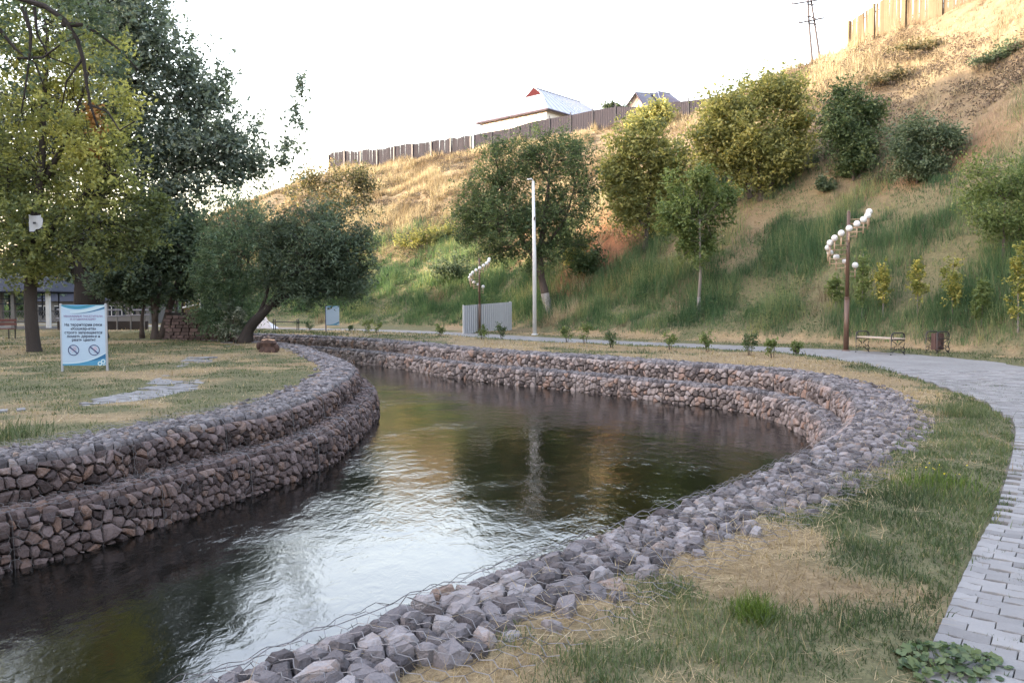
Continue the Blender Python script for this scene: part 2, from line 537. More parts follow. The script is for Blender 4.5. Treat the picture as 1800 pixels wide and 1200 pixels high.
def ground_object(name, mask):
    ny, nx = GX.shape
    idx = -np.ones(GX.shape, np.int64)
    i, j = np.nonzero(mask)
    Q0 = np.stack([i * nx + j, i * nx + j + 1, (i + 1) * nx + j + 1, (i + 1) * nx + j], 1)
    used, inv = np.unique(Q0.ravel(), return_inverse=True)
    V = np.stack([GX.ravel()[used], GY.ravel()[used], gz.ravel()[used]], 1)
    mb = MB(); mb.add(V, inv.reshape(-1, 4))
    me = mb.mesh(name, M['ground'], True)
    for nm, arr in (('green', g_green), ('wild', wild), ('red', red)):
        a = me.attributes.new(nm, 'FLOAT', 'POINT'); a.data.foreach_set('value', arr.ravel()[used].astype(np.float32))
    return link(name, me, None, 'structure')
cellh = (hz[:-1, :-1] > .02) & (g_e[:-1, :-1] > 0)
cellr = shade_ridge_h[:-1, :-1] > .02
ground_ob = ground_object('ground', ~cellh & ~cellr)
tag(ground_ob, 'dry yellow and green turf along both banks of the stream')
tag(ground_object('hillside', cellh), 'steep hillside with dry yellow grass rising beyond the path')
tag(ground_object('shade_ridge', cellr), 'added grassy ridge out of view that shades the valley floor')

# ================================================================== WATER
def water_material():
    m, t, out = new_mat('stream water')
    p = pos(t)
    mp = N(t, 'ShaderNodeMapping'); mp.inputs['Scale'].default_value = (1, .62, 1); mp.inputs['Rotation'].default_value = (0, 0, math.radians(-14))
    t.links.new(p, mp.inputs['Vector']); q = mp.outputs[0]
    big = noise(t, q, 1.5, 2, .5, .6); mid = noise(t, q, 6.0, 4, .55, .9); fin = noise(t, q, 21, 3, .6, .5)
    patch = noise(t, p, .42, 3, .5)
    pm = N(t, 'ShaderNodeMapRange'); pm.inputs[1].default_value = .42; pm.inputs[2].default_value = .62; pm.inputs[3].default_value = .35; pm.inputs[4].default_value = 1.0
    t.links.new(patch, pm.inputs[0])
    # smoother water in the slack near the bank below the viewer
    sx = N(t, 'ShaderNodeSeparateXYZ'); t.links.new(p, sx.inputs[0])
    calm = N(t, 'ShaderNodeMapRange'); calm.inputs[1].default_value = 4.5; calm.inputs[2].default_value = 8.5; calm.inputs[3].default_value = .35; calm.inputs[4].default_value = 1.0
    t.links.new(sx.outputs[1], calm.inputs[0])
    h = math_n(t, 'ADD', math_n(t, 'MULTIPLY', big, .55), math_n(t, 'ADD', math_n(t, 'MULTIPLY', mid, .42), math_n(t, 'MULTIPLY', fin, .13)))
    h = math_n(t, 'MULTIPLY', h, math_n(t, 'MULTIPLY', pm.outputs[0], calm.outputs[0]))
    s = N(t, 'ShaderNodeBsdfPrincipled')
    s.inputs['Base Color'].default_value = (.0025, .0026, .0020, 1)
    s.inputs['Roughness'].default_value = .02
    s.inputs['IOR'].default_value = 2.0
    t.links.new(bump(t, h, 1.0, .025), s.inputs['Normal'])
    t.links.new(s.outputs[0], out.inputs[0])
    return m
M['water'] = water_material()
mb = MB()
lp = LEFT.P + 0; 
def strip_between():
    sl = np.linspace(0, LEFT.L, 160); sr = np.linspace(0, RIGHT.L, 160)
    pl, _, nl = LEFT.at(sl); pr, _, nr = RIGHT.at(sr)
    pl = pl + nl * .25; pr = pr - nr * .25
    rows = 8
    V = np.concatenate([np.concatenate([pl * (1 - k / rows) + pr * (k / rows), np.full((160, 1), Z_WATER)], 1) for k in range(rows + 1)])
    Q = [(k * 160 + i, (k + 1) * 160 + i, (k + 1) * 160 + i + 1, k * 160 + i + 1) for k in range(rows) for i in range(159)]
    return V, Q
V, Q = strip_between()
tag(mb.add(V, Q).build('water', M['water'], None, True, 'structure'), 'dark rippled stream reflecting the white sky and the trees')

# ================================================================== GABION WALLS
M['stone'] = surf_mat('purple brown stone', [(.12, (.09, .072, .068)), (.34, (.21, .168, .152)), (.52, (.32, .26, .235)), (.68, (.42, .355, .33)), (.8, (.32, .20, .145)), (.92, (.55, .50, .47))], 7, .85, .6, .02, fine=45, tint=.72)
M['stone_shaded'] = surf_mat('shaded purple brown stone', [(.12, (.045, .033, .031)), (.34, (.105, .076, .070)), (.52, (.165, .122, .113)), (.68, (.215, .165, .155)), (.8, (.19, .115, .082)), (.92, (.33, .285, .275))], 7, .85, .7, .025, fine=45, tint=.72)  # left wall stone with its shade put into a darker colour
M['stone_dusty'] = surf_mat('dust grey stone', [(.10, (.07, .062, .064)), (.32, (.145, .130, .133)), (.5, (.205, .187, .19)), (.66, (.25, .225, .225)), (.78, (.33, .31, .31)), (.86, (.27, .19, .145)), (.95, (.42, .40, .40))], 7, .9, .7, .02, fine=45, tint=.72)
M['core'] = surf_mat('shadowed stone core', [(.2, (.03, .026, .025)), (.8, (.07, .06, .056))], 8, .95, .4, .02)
M['wire'] = surf_mat('rusty galvanised wire', [(.2, (.13, .12, .12)), (.8, (.32, .31, .31))], 20, .5, 0, metallic=.5)

PROF = {'top': ((-1.0, .0), (0.0, .015)), 'upper_face': ((.02, -.01), (.06, Z_STEP)), 'step': ((.05, Z_STEP + .01), (.40, Z_STEP)), 'lower_face': ((.42, Z_STEP - .02), (.48, -1.22))}

def clip_poly(poly, nx, ny, c):
    out = []
    L = len(poly)
    for i in range(L):
        a = poly[i]; b = poly[(i + 1) % L]
        da = a[0] * nx + a[1] * ny - c; db = b[0] * nx + b[1] * ny - c
        if da <= 0: out.append(a)
        if (da < 0 < db) or (db < 0 < da):
            k = da / (da - db); out.append((a[0] + (b[0] - a[0]) * k, a[1] + (b[1] - a[1]) * k))
    return out

def packed_cells(w_, h_, sp, R):
    nx = max(1, round(w_ / sp)); ny = max(2, round(h_ / (sp * .9)))
    pts = []
    for j in range(ny):
        for i in range(nx):
            if R.random() < .22: continue
            pts.append(((i + .5 + (j % 2) * .4 - .2 + R.uniform(-.5, .5)) * w_ / nx, (j + .5 + R.uniform(-.46, .46)) * h_ / ny))
    cells = []
    for i, (x, y) in enumerate(pts):
        poly = [(0, 0), (w_, 0), (w_, h_), (0, h_)]
        near = sorted(((q[0] - x) ** 2 + (q[1] - y) ** 2, q) for k, q in enumerate(pts) if k != i)[:13]
        for d2, q in near:
            dx, dy = q[0] - x, q[1] - y
            poly = clip_poly(poly, dx, dy, (q[0] ** 2 + q[1] ** 2 - x * x - y * y) / 2)
            if len(poly) < 3: break
        if len(poly) < 3: continue
        ar = abs(sum(poly[k][0] * poly[(k + 1) % len(poly)][1] - poly[(k + 1) % len(poly)][0] * poly[k][1] for k in range(len(poly)))) / 2
        if ar < sp * sp * .12: continue
        cells.append((poly, ar))
    return cells

def stone_local(poly, rel, R):
    """polygon cell -> faceted stone: list of (u, v, depth) rings and faces"""
    cx = sum(p[0] for p in poly) / len(poly); cy = sum(p[1] for p in poly) / len(poly)
    # drop very short edges
    P = []
    for i, p in enumerate(poly):
        q = poly[(i + 1) % len(poly)]
        if math.hypot(p[0] - q[0], p[1] - q[1]) > .012: P.append(p)
    if len(P) < 3: P = poly
    if len(P) == 3:
        P = [P[0], ((P[0][0] + P[1][0]) / 2, (P[0][1] + P[1][1]) / 2), P[1], P[2]]
    P2 = []
    for i, p in enumerate(P):
        q = P[(i + 1) % len(P)]
        P2.append((cx + (p[0] - cx) * R.uniform(.86, 1.0), cy + (p[1] - cy) * R.uniform(.86, 1.0)))
        if math.hypot(p[0] - q[0], p[1] - q[1]) > .085 and len(P) < 8:
            k = R.uniform(.35, .65); mx, my = p[0] + (q[0] - p[0]) * k, p[1] + (q[1] - p[1]) * k
            f_ = R.uniform(.90, 1.03); P2.append((cx + (mx - cx) * f_, cy + (my - cy) * f_))
    P = P2
    n = len(P)
    hgt = rel * R.uniform(.55, 1.25)
    tx, ty = R.uniform(-.28, .28), R.uniform(-.28, .28)
    g = R.uniform(.9, .97); f = R.uniform(.52, .74)
    V = []
    for (x, y) in P:
        V.append((cx + (x - cx) * g, cy + (y - cy) * g, -.05))
    for (x, y) in P:
        k = g * R.uniform(.93, 1.0)
        xx, yy = cx + (x - cx) * k, cy + (y - cy) * k
        V.append((xx, yy, hgt * R.uniform(.3, .6) + tx * (xx - cx) + ty * (yy - cy)))
    for (x, y) in P:
        k = f * R.uniform(.82, 1.12)
        xx, yy = cx + (x - cx) * k, cy + (y - cy) * k
        V.append((xx, yy, hgt * R.uniform(.86, 1.1) + tx * (xx - cx) + ty * (yy - cy)))
    V.append((cx + R.uniform(-.02, .02), cy + R.uniform(-.02, .02), hgt * R.uniform(.95, 1.15)))
    F4 = []; F3 = []
    for r in (0, n):
        for i in range(n):
            F4.append((r + i, r + (i + 1) % n, r + n + (i + 1) % n, r + n + i))
    for i in range(n):
        F3.append((2 * n + i, 2 * n + (i + 1) % n, 3 * n))
    return V, F4, F3

def map_profile(curve, side, s, v, dep, zone):
    (o0, z0), (o1, z1) = PROF[zone]
    L = math.hypot(o1 - o0, z1 - z0)
    k = v / L
    do, dz = (o1 - o0) / L, (z1 - z0) / L
    no, nz = -dz, do                      # outward: up for tops, to the water for faces
    p, t, n = curve.at(s)
    n = n * side                          # towards the water
    o = o0 + (o1 - o0) * k + no * dep; z = z0 + (z1 - z0) * k + nz * dep
    return np.stack([p[..., 0] + n[..., 0] * o, p[..., 1] + n[..., 1] * o, z], -1)

def basket_bulge(s, v, s0, s1, L):
    return np.sin(np.clip((s - s0) / (s1 - s0), 0, 1) * math.pi) * np.sin(np.clip(v / L, 0, 1) * math.pi)

def gabion_wall(name, label, curve, side, s_a, s_b, seed, near_mesh_y, face_mat=None, shaded_step=False, top_sp=.082, face_sp=.098):
    R = random.Random(seed)
    face_mat = face_mat or M['stone']
    root = thing(name, label, 'gabion wall', (0, 0, 0), 0, 'stone filled wire basket walls along the stream')
    n_b = max(1, round((s_b - s_a) / 1.55))
    ed = np.linspace(s_a, s_b, n_b + 1)
    stones = []
    wires = MB()
    for b in range(n_b):
        s0, s1 = ed[b], ed[b + 1]
        pm, tm, nm = curve.at((s0 + s1) / 2)
        far = math.hypot(*pm)
        vis = pm[1] > .4 and abs(pm[0] / max(pm[1], .1)) < 1.0
        if far > 42: continue
        for zone in ('top', 'upper_face', 'step', 'lower_face'):
            (o0, z0), (o1, z1) = PROF[zone]
            L = math.hypot(o1 - o0, z1 - z0)
            w_ = s1 - s0
            sp = top_sp if zone in ('top', 'step') else face_sp
            if zone == 'top' and far < 6: sp *= 1.45 - .45 * max(0, (far - 4.2) / 1.8)
            if far > 16: sp *= 1.18
            if far > 26: sp *= 1.25
            rel = .042 if 'face' in zone else .030
            if zone == 'top' and far < 9: rel = .042
            for poly, ar in packed_cells(w_ - .02, L, sp, R):
                if zone == 'top' and R.random() < ((1.3 if far < 6.5 else .95) * max(0, (.40 - min(p[1] for p in poly)) / .36) if side > 0 and far < 10 else (.8 if side < 0 else .6) * max(0, (.42 - min(p[1] for p in poly)) / .35)): continue
                Vl, F4, F3 = stone_local(poly, rel * (.7 + .5 * math.sqrt(ar) / sp), R)
                Vl = np.array(Vl)
                s = s0 + .01 + Vl[:, 0]
                dep = Vl[:, 2] + (.05 if 'face' in zone else .02) * basket_bulge(s, Vl[:, 1], s0, s1, L)
                if 'face' in zone:
                    dep = dep - .03 * np.clip((.07 - Vl[:, 1]) / .07, 0, 1) ** 1.5
                else:
                    dep = dep - .028 * np.clip((Vl[:, 1] - L + .09) / .09, 0, 1) ** 1.5
                W = map_profile(curve, side, s, Vl[:, 1] + .035 * (vnoise(s * 3.1, s * 0 + 3, seed) - .5), dep, zone)
                c = W.mean(0)
                view = np.array((0, 0, EYE)) - c; dist = np.linalg.norm(view); view /= dist
                nrm = np.cross(W[-1] - W[-2], W[-1] - W[-3]); nrm /= np.linalg.norm(nrm) + 1e-9
                n3 = {'top': np.array((0, 0, 1.)), 'step': np.array((0, 0, 1.))}.get(zone, np.array((nm[0] * side, nm[1] * side, 0)))
                px = 900 + FPX * c[0] / max(c[1], .1); py = 530 + FPX * (EYE - c[2]) / max(c[1], .1)
                inview = c[1] > 1 and -20 < px < 1820 and py < 1215 and c[2] > Z_WATER - .1
                score = ar * max(0, float(view @ n3)) / dist ** 2 if inview else 0
                stones.append((score, W, F4, F3, R.random(), zone == 'top' or (zone == 'step' and not shaded_step)))
        # seam wires and net
        if far < 20:
            for sw in (s0,):
                prof = []
                for zone in ('top', 'upper_face', 'step', 'lower_face'):
                    L = math.hypot(PROF[zone][1][0] - PROF[zone][0][0], PROF[zone][1][1] - PROF[zone][0][1])
                    for k in np.linspace(.6 if zone == 'top' else 0, 1, 4):
                        prof.append(map_profile(curve, side, np.array(sw), np.array(k * L), np.array(.055 if zone in ('top', 'step') else .045), zone))
                wires.tube(prof, .0032 if far < 12 else .007, 3, cap=False, tint=R.random())
    stones.sort(key=lambda a: -a[0])
    big = [s for s in stones[:300] if s[0] > 0]
    for sc, W, F4, F3, tn, tp in big:
        c = W.mean(0)
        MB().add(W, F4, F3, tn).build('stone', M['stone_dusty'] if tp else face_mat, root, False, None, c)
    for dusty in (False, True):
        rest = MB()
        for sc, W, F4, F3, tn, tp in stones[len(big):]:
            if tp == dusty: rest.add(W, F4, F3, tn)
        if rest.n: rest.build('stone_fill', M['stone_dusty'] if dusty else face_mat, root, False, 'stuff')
    # dark heart of the baskets behind the stones
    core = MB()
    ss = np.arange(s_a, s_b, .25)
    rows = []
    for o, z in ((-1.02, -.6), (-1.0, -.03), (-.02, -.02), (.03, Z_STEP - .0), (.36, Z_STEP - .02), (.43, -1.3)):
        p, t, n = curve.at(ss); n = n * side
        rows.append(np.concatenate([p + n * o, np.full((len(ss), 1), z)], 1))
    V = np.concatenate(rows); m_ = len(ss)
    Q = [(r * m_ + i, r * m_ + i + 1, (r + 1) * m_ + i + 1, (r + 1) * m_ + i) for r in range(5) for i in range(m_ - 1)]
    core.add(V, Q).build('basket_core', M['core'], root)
    # longitudinal selvedge wires
    for zone, k, dep in (('top', 1.0, .05), ('upper_face', .98, .05), ('step', 1.0, .05)):
        L = math.hypot(PROF[zone][1][0] - PROF[zone][0][0], PROF[zone][1][1] - PROF[zone][0][1])
        sw = np.arange(s_a, s_b, .12)
        wob = .012 * np.sin(sw * 9) + .012 * np.sin(sw * 23 + 1)
        Pw = map_profile(curve, side, sw, np.full(len(sw), k * L), dep + wob, zone)
        keep = np.hypot(Pw[:, 0], Pw[:, 1]) < 30
        if keep.sum() > 4: wires.tube(Pw[keep], .0028, 4, cap=False)
    # hexagonal netting over the near baskets
    a = .062; A = []; B = []
    for zone in ('top', 'upper_face', 'step', 'lower_face'):
        L = math.hypot(PROF[zone][1][0] - PROF[zone][0][0], PROF[zone][1][1] - PROF[zone][0][1])
        p, _, _ = curve.at(np.arange(s_a, s_b, .2))
        ok = (np.hypot(p[:, 0], p[:, 1]) < near_mesh_y) & (p[:, 1] > 1.5)
        if not ok.any(): continue
        sn0 = s_a + .2 * np.argmax(ok); sn1 = s_a + .2 * (len(ok) - 1 - np.argmax(ok[::-1]))
        nu = int((sn1 - sn0) / (1.5 * a)); nv = int(L / (a * math.sqrt(3))) + 1
        for i in range(nu):
            for j in range(nv):
                u = i * 1.5 * a; v = (j + .5 * (i % 2)) * a * math.sqrt(3)
                c6 = [(u + a * math.cos(q), v + a * math.sin(q)) for q in (0, math.pi / 3, 2 * math.pi / 3, math.pi)]
                for k in range(3):
                    A.append((*c6[k], zone, sn0)); B.append((*c6[k + 1], zone, sn0))
    if A:
        for zone in ('top', 'upper_face', 'step', 'lower_face'):
            ia = [k for k in range(len(A)) if A[k][2] == zone]
            if not ia: continue
            L = math.hypot(PROF[zone][1][0] - PROF[zone][0][0], PROF[zone][1][1] - PROF[zone][0][1])
            def mp(Z):
                u = np.array([Z[k][0] for k in ia]); v = np.clip(np.array([Z[k][1] for k in ia]), 0, L)
                base = .062 if zone in ('top', 'step') else .058
                dep = base + .03 * (vnoise(u * 6, v * 6, 77) - .5) + .018 * np.sin(u * 31) * np.sin(v * 29)
                return map_profile(curve, side, Z[ia[0]][3] + u, v, dep, zone)
            PA, PB = mp(A), mp(B)
            d = PB - PA; ln = np.linalg.norm(d, axis=1); okk = ln > .01
            PA, PB, d = PA[okk], PB[okk], d[okk]
            d /= np.linalg.norm(d, axis=1)[:, None]
            e1 = np.cross(d, np.array((.31, .52, .8))); e1 /= np.linalg.norm(e1, axis=1)[:, None]; e2 = np.cross(d, e1)
            rr = .002
            ring = [rr * (math.cos(q) * e1 + math.sin(q) * e2) for q in (0, 2.094, 4.189)]
            Vn = np.stack([PA + ring[0], PA + ring[1], PA + ring[2], PB + ring[0], PB + ring[1], PB + ring[2]], 1).reshape(-1, 3)
            k = np.arange(len(PA))[:, None] * 6
            Qn = np.concatenate([k + np.array([[0, 1, 4, 3]]), k + np.array([[1, 2, 5, 4]]), k + np.array([[2, 0, 3, 5]])])
            wires.add(Vn, Qn)
    wires.build('wire_netting', M['wire'], root, False, 'stuff')
    return root

_sR = float(RIGHT.sd(np.array([5.0]), np.array([11.5]), True)[1][0])
_sLa = float(LEFT.sd(np.array([-8.6]), np.array([2.6]), True)[1][0]); _sLb = float(LEFT.sd(np.array([-14.0]), np.array([34.0]), True)[1][0])
_sRa = float(RIGHT.sd(np.array([-4.4]), np.array([-.8]), True)[1][0]); _sRb = float(RIGHT.sd(np.array([-17.0]), np.array([40.2]), True)[1][0])
gabion_wall('gabion_wall', 'two stepped gabion wall of purple brown stones below the lawn with the notice board', LEFT, -1, _sLa, _sLb, 11, 13, face_mat=M['stone_shaded'], shaded_step=True)  # its faces and step get the stone with shade in its colour
gabion_wall('gabion_wall', 'long curved gabion wall across the water below the path and the lamps', RIGHT, 1, _sR, _sRb, 23, 9, face_sp=.105)
gabion_wall('gabion_wall', 'sloping gabion bank of loose grey stones beside the dry grass and near path', RIGHT, 1, _sRa, _sR, 37, 9, top_sp=.084)

# ================================================================== PAVED PATH
M['paver'] = surf_mat('grey concrete paver', [(.15, (.15, .145, .142)), (.5, (.265, .26, .255)), (.85, (.37, .365, .355))], 5, .85, .3, .004, fine=90, tint=.45)
M['joint'] = surf_mat('sandy joint filling', [(.2, (.10, .085, .065)), (.8, (.22, .19, .15))], 12, .95, .3, .01)
PU, PV = .225, .1125     # paver size across and along the path
def paver_outline():
    o = []
    def edge(k):   # wavy long side
        return .011 * math.sin(k * 2 * math.pi)
    for k in np.linspace(0, 1, 7): o.append((-.5 * PU + .0025 + (PU - .005) * k, -.5 * PV + .0025 + edge(k)))
    for k in np.linspace(1, 0, 7): o.append((-.5 * PU + .0025 + (PU - .005) * k, .5 * PV - .0025 + edge(k)))
    return o
PAV_O = paver_outline()
pmb = MB(); pmb.prism(PAV_O, -.05, 0)
# a worn arris: inset top ring
def paver_mesh(tn):
    m_ = MB(); n = len(PAV_O)
    V = [(x, y, -.05) for x, y in PAV_O] + [(x, y, -.004) for x, y in PAV_O] + [(x * .982, y * .965, 0) for x, y in PAV_O] + [(0, 0, 0)]
    j = np.arange(n); k = (j + 1) % n
    Q = np.concatenate([np.stack([j, k, n + k, n + j], 1), np.stack([n + j, n + k, 2 * n + k, 2 * n + j], 1)])
    T = np.stack([2 * n + j, 2 * n + k, np.full(n, 3 * n)], 1)
    m_.add(np.array(V), Q, T, tn)
    return m_
pav_meshes = [paver_mesh(t_).mesh('paver', M['paver']) for t_ in (.15, .3, .42, .5, .58, .7, .85)]
pav_src = paver_mesh(.5); PV_V = pav_src.V[0]; PV_Q = pav_src.Q[0]; PV_T = pav_src.T[0]

OCC = np.zeros((1000, 900), bool)      # where a paver lies, so that grass grows only beside and between them
def paved_strip(name, label, curve, half, s_a, s_b, max_far, keep_fn, seed, z_top, bed=True):
    R = random.Random(seed)
    root = thing(name, label, None); root['kind'] = 'structure'
    if 'category' in root: del root['category']
    ss = np.arange(s_a, s_b, .4)
    p, t, n = curve.at(ss); hw = half(ss)
    if bed:
        V = np.concatenate([np.concatenate([p + n * (hw * f)[:, None], np.full((len(ss), 1), z_top - .022)], 1) for f in (-1.0, -.5, 0, .5, 1.0)])
        m_ = len(ss)
        Q = [(r * m_ + i, r * m_ + i + 1, (r + 1) * m_ + i + 1, (r + 1) * m_ + i) for r in range(4) for i in range(m_ - 1)]
        far = MB().add(V, Q)
        far.build('paving_bed', M['bed'], root)
    items = []
    rows = int((s_b - s_a) / PV)
    for r in range(rows):
        s = s_a + (r + .5) * PV
        pc, tc, nc = curve.at(s)
        if math.hypot(*pc) > max_far: continue
        if pc[1] < -1: continue
        h = float(half(np.array([s]))[0])
        cells = []; k = -h + (PU / 2 if r % 2 else 0)
        if r % 2: cells.append((-h + PU / 4, .5))
        while k + PU <= h + .02:
            cells.append((k + PU / 2, 1.)); k += PU
        if h - k > PU * .3: cells.append((k + PU / 4, .5))
        for k, wx in cells:             # half stones close the rows at the edges
            x, y = pc + nc * k
            if keep_fn(x, y, k, h, s, R):
                px = 900 + FPX * x / max(y, .1); py = 530 + FPX * EYE / max(y, .1)
                vis = y > 1 and -30 < px < 1830 and py < 1230
                items.append((1 / (x * x + y * y) ** 1.5 if vis else 0, x, y, math.atan2(-nc[1], -nc[0]), R.gauss(0, .0025), R.gauss(0, .012), R.gauss(0, .012), R.random(), R.gauss(0, .012), wx))
    for it_ in items:
        ca_, sa_ = math.cos(it_[3]), math.sin(it_[3])
        for a_ in np.linspace(-.5, .5, 7):
            for b_ in np.linspace(-.5, .5, 5):
                i_ = int((it_[1] + ca_ * a_ * PU * it_[9] - sa_ * b_ * PV + 20) / .04); j_ = int((it_[2] + sa_ * a_ * PU * it_[9] + ca_ * b_ * PV + 2) / .04)
                if 0 <= i_ < 900 and 0 <= j_ < 1000: OCC[j_, i_] = True
    items.sort(key=lambda a: -a[0])
    first = items[:300]
    for sc, x, y, a, dz, rx, ry, tn, da, wx in first:
        o = bpy.data.objects.new('paver', pav_meshes[int(tn * 6.99)]); COL.objects.link(o)
        o.location = (x, y, z_top + dz); o.rotation_euler = (rx, ry, a + da); o.scale = (wx, 1, 1); o.parent = root
    if len(items) > 300:
        rest = MB()
        it = np.array([i[1:] for i in items[300:]])
        ca, sa = np.cos(it[:, 2] + it[:, 7]), np.sin(it[:, 2] + it[:, 7])
        vx, vy, vz = PV_V[:, 0][None], PV_V[:, 1][None], PV_V[:, 2][None]
        vx = vx * it[:, 8:9]
        X = it[:, 0:1] + ca[:, None] * vx - sa[:, None] * vy
        Y = it[:, 1:2] + sa[:, None] * vx + ca[:, None] * vy
        Zz = z_top + it[:, 3:4] + vz + it[:, 4:5] * vy - it[:, 5:6] * vx
        nV = len(PV_V); off = (np.arange(len(it)) * nV)[:, None, None]
        rest.add(np.stack([X, Y, Zz], -1).reshape(-1, 3), (PV_Q[None] + off).reshape(-1, 4), (PV_T[None] + off).reshape(-1, 3), .5)
        rest.tq = [np.repeat(it[:, 6], len(PV_Q))]; rest.tt = [np.repeat(it[:, 6], len(PV_T))]
        rest.build('paving', M['paver'], root, False, 'stuff')
    return root

def bed_material():
    """far paving, too flat to tell the stones apart: grey with rows of dark joints; sandy joints between the near pavers"""
    m, t, out = new_mat('paving bed')
    p = pos(t)
    a = noise(t, p, .9, 4); b = noise(t, p, 14, 4, .7)
    f = math_n(t, 'ADD', math_n(t, 'MULTIPLY', a, .4), math_n(t, 'MULTIPLY', b, .6))
    far = ramp(t, f, [(.28, (.15, .14, .135)), (.5, (.265, .26, .25)), (.75, (.355, .35, .34))])
    sand = ramp(t, f, [(.3, (.09, .08, .065)), (.7, (.2, .175, .14))])
    sx = N(t, 'ShaderNodeSeparateXYZ'); t.links.new(p, sx.inputs[0])
    k = N(t, 'ShaderNodeMapRange'); k.inputs[1].default_value = 16.5; k.inputs[2].default_value = 18
    t.links.new(sx.outputs[1], k.inputs[0])
    c = mixc(t, k.outputs[0], sand, far)
    s = N(t, 'ShaderNodeBsdfPrincipled'); s.inputs['Roughness'].default_value = .92; s.inputs['Specular IOR Level'].default_value = .2
    t.links.new(c, s.inputs['Base Color']); t.links.new(bump(t, b, .4, .01), s.inputs['Normal'])
    t.links.new(s.outputs[0], out.inputs[0])
    return m
M['bed'] = bed_material()
def keep_main(x, y, k, h, s, R):
    e = h - abs(k)
    return not (e < .10 and k > 0 and float(fbm(x, y, 1.1, 55)) > .55) and R.random() > .006
paved_strip('path', 'curving path of grey interlocking pavers beside the near bank', PATH, path_half, 1.5, PATH.L - 2, 21.5, keep_main, 3, .0)
def keep_garden(x, y, k, h, s, R):
    v = float(fbm(x, y, .45, 71)) + .5 * (float(fbm(x, y, 2.5, 72)) - .5)
    hot = math.exp(-((x + 6.35) / .8) ** 2 - ((y - 13.4) / 1.0) ** 2) * .5
    return v + hot > .60
paved_strip('garden_path', 'overgrown path of sunken pavers crossing the left lawn', GARDEN, lambda s: np.full(np.shape(s), .55), 2, GARDEN.L - 1, 36, keep_garden, 5, .005, bed=False)
# ================================================================== TREES AND SHRUBS
def LM(name, stops, trans=.35, gain=1.35): M[name] = leaf_mat(name, [(p, tuple(min(v * gain, .85) for v in c)) for p, c in stops], trans)
LM('leaf_autumn', [(0, (.05, .065, .032)), (.35, (.095, .115, .05)), (.62, (.21, .22, .08)), (1, (.42, .39, .14))], .52, 2.0)
LM('leaf_poplar', [(0, (.030, .042, .038)), (.5, (.065, .082, .07)), (1, (.13, .15, .125))], .45, 3.2)
LM('leaf_dark', [(0, (.02, .03, .022)), (.5, (.047, .066, .043)), (1, (.085, .115, .08))], .4, 2.6)
LM('leaf_willow', [(0, (.03, .05, .032)), (.5, (.068, .105, .066)), (1, (.14, .18, .115))], .42, 2.6)
LM('leaf_green', [(0, (.03, .05, .026)), (.5, (.07, .108, .052)), (1, (.15, .185, .085))], .42, 1.6)
LM('leaf_yellow', [(0, (.08, .10, .045)), (.5, (.20, .205, .08)), (1, (.42, .39, .15))], .48, 1.8)
LM('leaf_young', [(0, (.05, .08, .03)), (.5, (.11, .15, .055)), (1, (.19, .23, .09))], .45, 1.7)
LM('leaf_sapling', [(0, (.06, .09, .025)), (.55, (.17, .18, .05)), (1, (.45, .38, .12))], .42, 1.9)
LM('leaf_rust', [(0, (.05, .06, .035)), (.5, (.12, .115, .065)), (1, (.34, .26, .17))], .4, 1.6)
LM('leaf_orange', [(0, (.26, .14, .05)), (.5, (.38, .21, .08)), (1, (.46, .29, .13))], .4)
LM('leaf_pale', [(0, (.08, .11, .075)), (.5, (.17, .2, .15)), (1, (.55, .57, .5))], .3)
LM('leaf_bluegreen', [(0, (.032, .05, .032)), (.5, (.07, .10, .062)), (1, (.14, .175, .11))], .4, 1.9)
M['bark'] = surf_mat('grey brown bark', [(.2, (.05, .038, .034)), (.5, (.12, .095, .085)), (.8, (.2, .165, .15))], 9, .95, .8, .03, scl=(1, 1, .25))
M['bark_pale'] = surf_mat('pale bark', [(.2, (.14, .12, .10)), (.8, (.36, .33, .29))], 9, .95, .6, .02, scl=(1, 1, .25))
M['bark_dark'] = surf_mat('dark bark', [(.2, (.02, .016, .015)), (.8, (.085, .07, .062))], 9, .95, .8, .03, scl=(1, 1, .25))
M['whitewash'] = surf_mat('worn whitewashed bark', [(.3, (.10, .085, .078)), (.45, (.24, .22, .21)), (.6, (.42, .40, .38)), (.8, (.52, .5, .48))], 5, .95, .7, .03, scl=(1, 1, .3), tint=.2)

def leaf_cards(mb, C, size, R, aspect=.55, up=.35, droop=0., tint=None):
    n = len(C)
    a = R.normal(size=(n, 3)); a[:, 2] = a[:, 2] * .7 - droop; a /= np.linalg.norm(a, axis=1)[:, None]
    nn = R.normal(size=(n, 3)); nn[:, 2] += up * 2
    b = np.cross(a, nn); b /= np.linalg.norm(b, axis=1)[:, None] + 1e-9
    c = np.cross(a, b)
    L = size * R.uniform(.65, 1.35, n)[:, None] / 2
    W = L * aspect
    bend = c * L * R.uniform(-.35, .35, n)[:, None]
    V = np.stack([C - a * L, C - b * W + bend, C + a * L, C + b * W + bend], 1).reshape(-1, 3)
    Q = (np.arange(n)[:, None] * 4 + np.arange(4)[None])
    mb.add(V, Q, None, tint if tint is not None else R.random(n))

def bez(p0, p1, p2, n=6):
    t = np.linspace(0, 1, n)[:, None]
    return (1 - t) ** 2 * p0 + 2 * t * (1 - t) * p1 + t ** 2 * p2

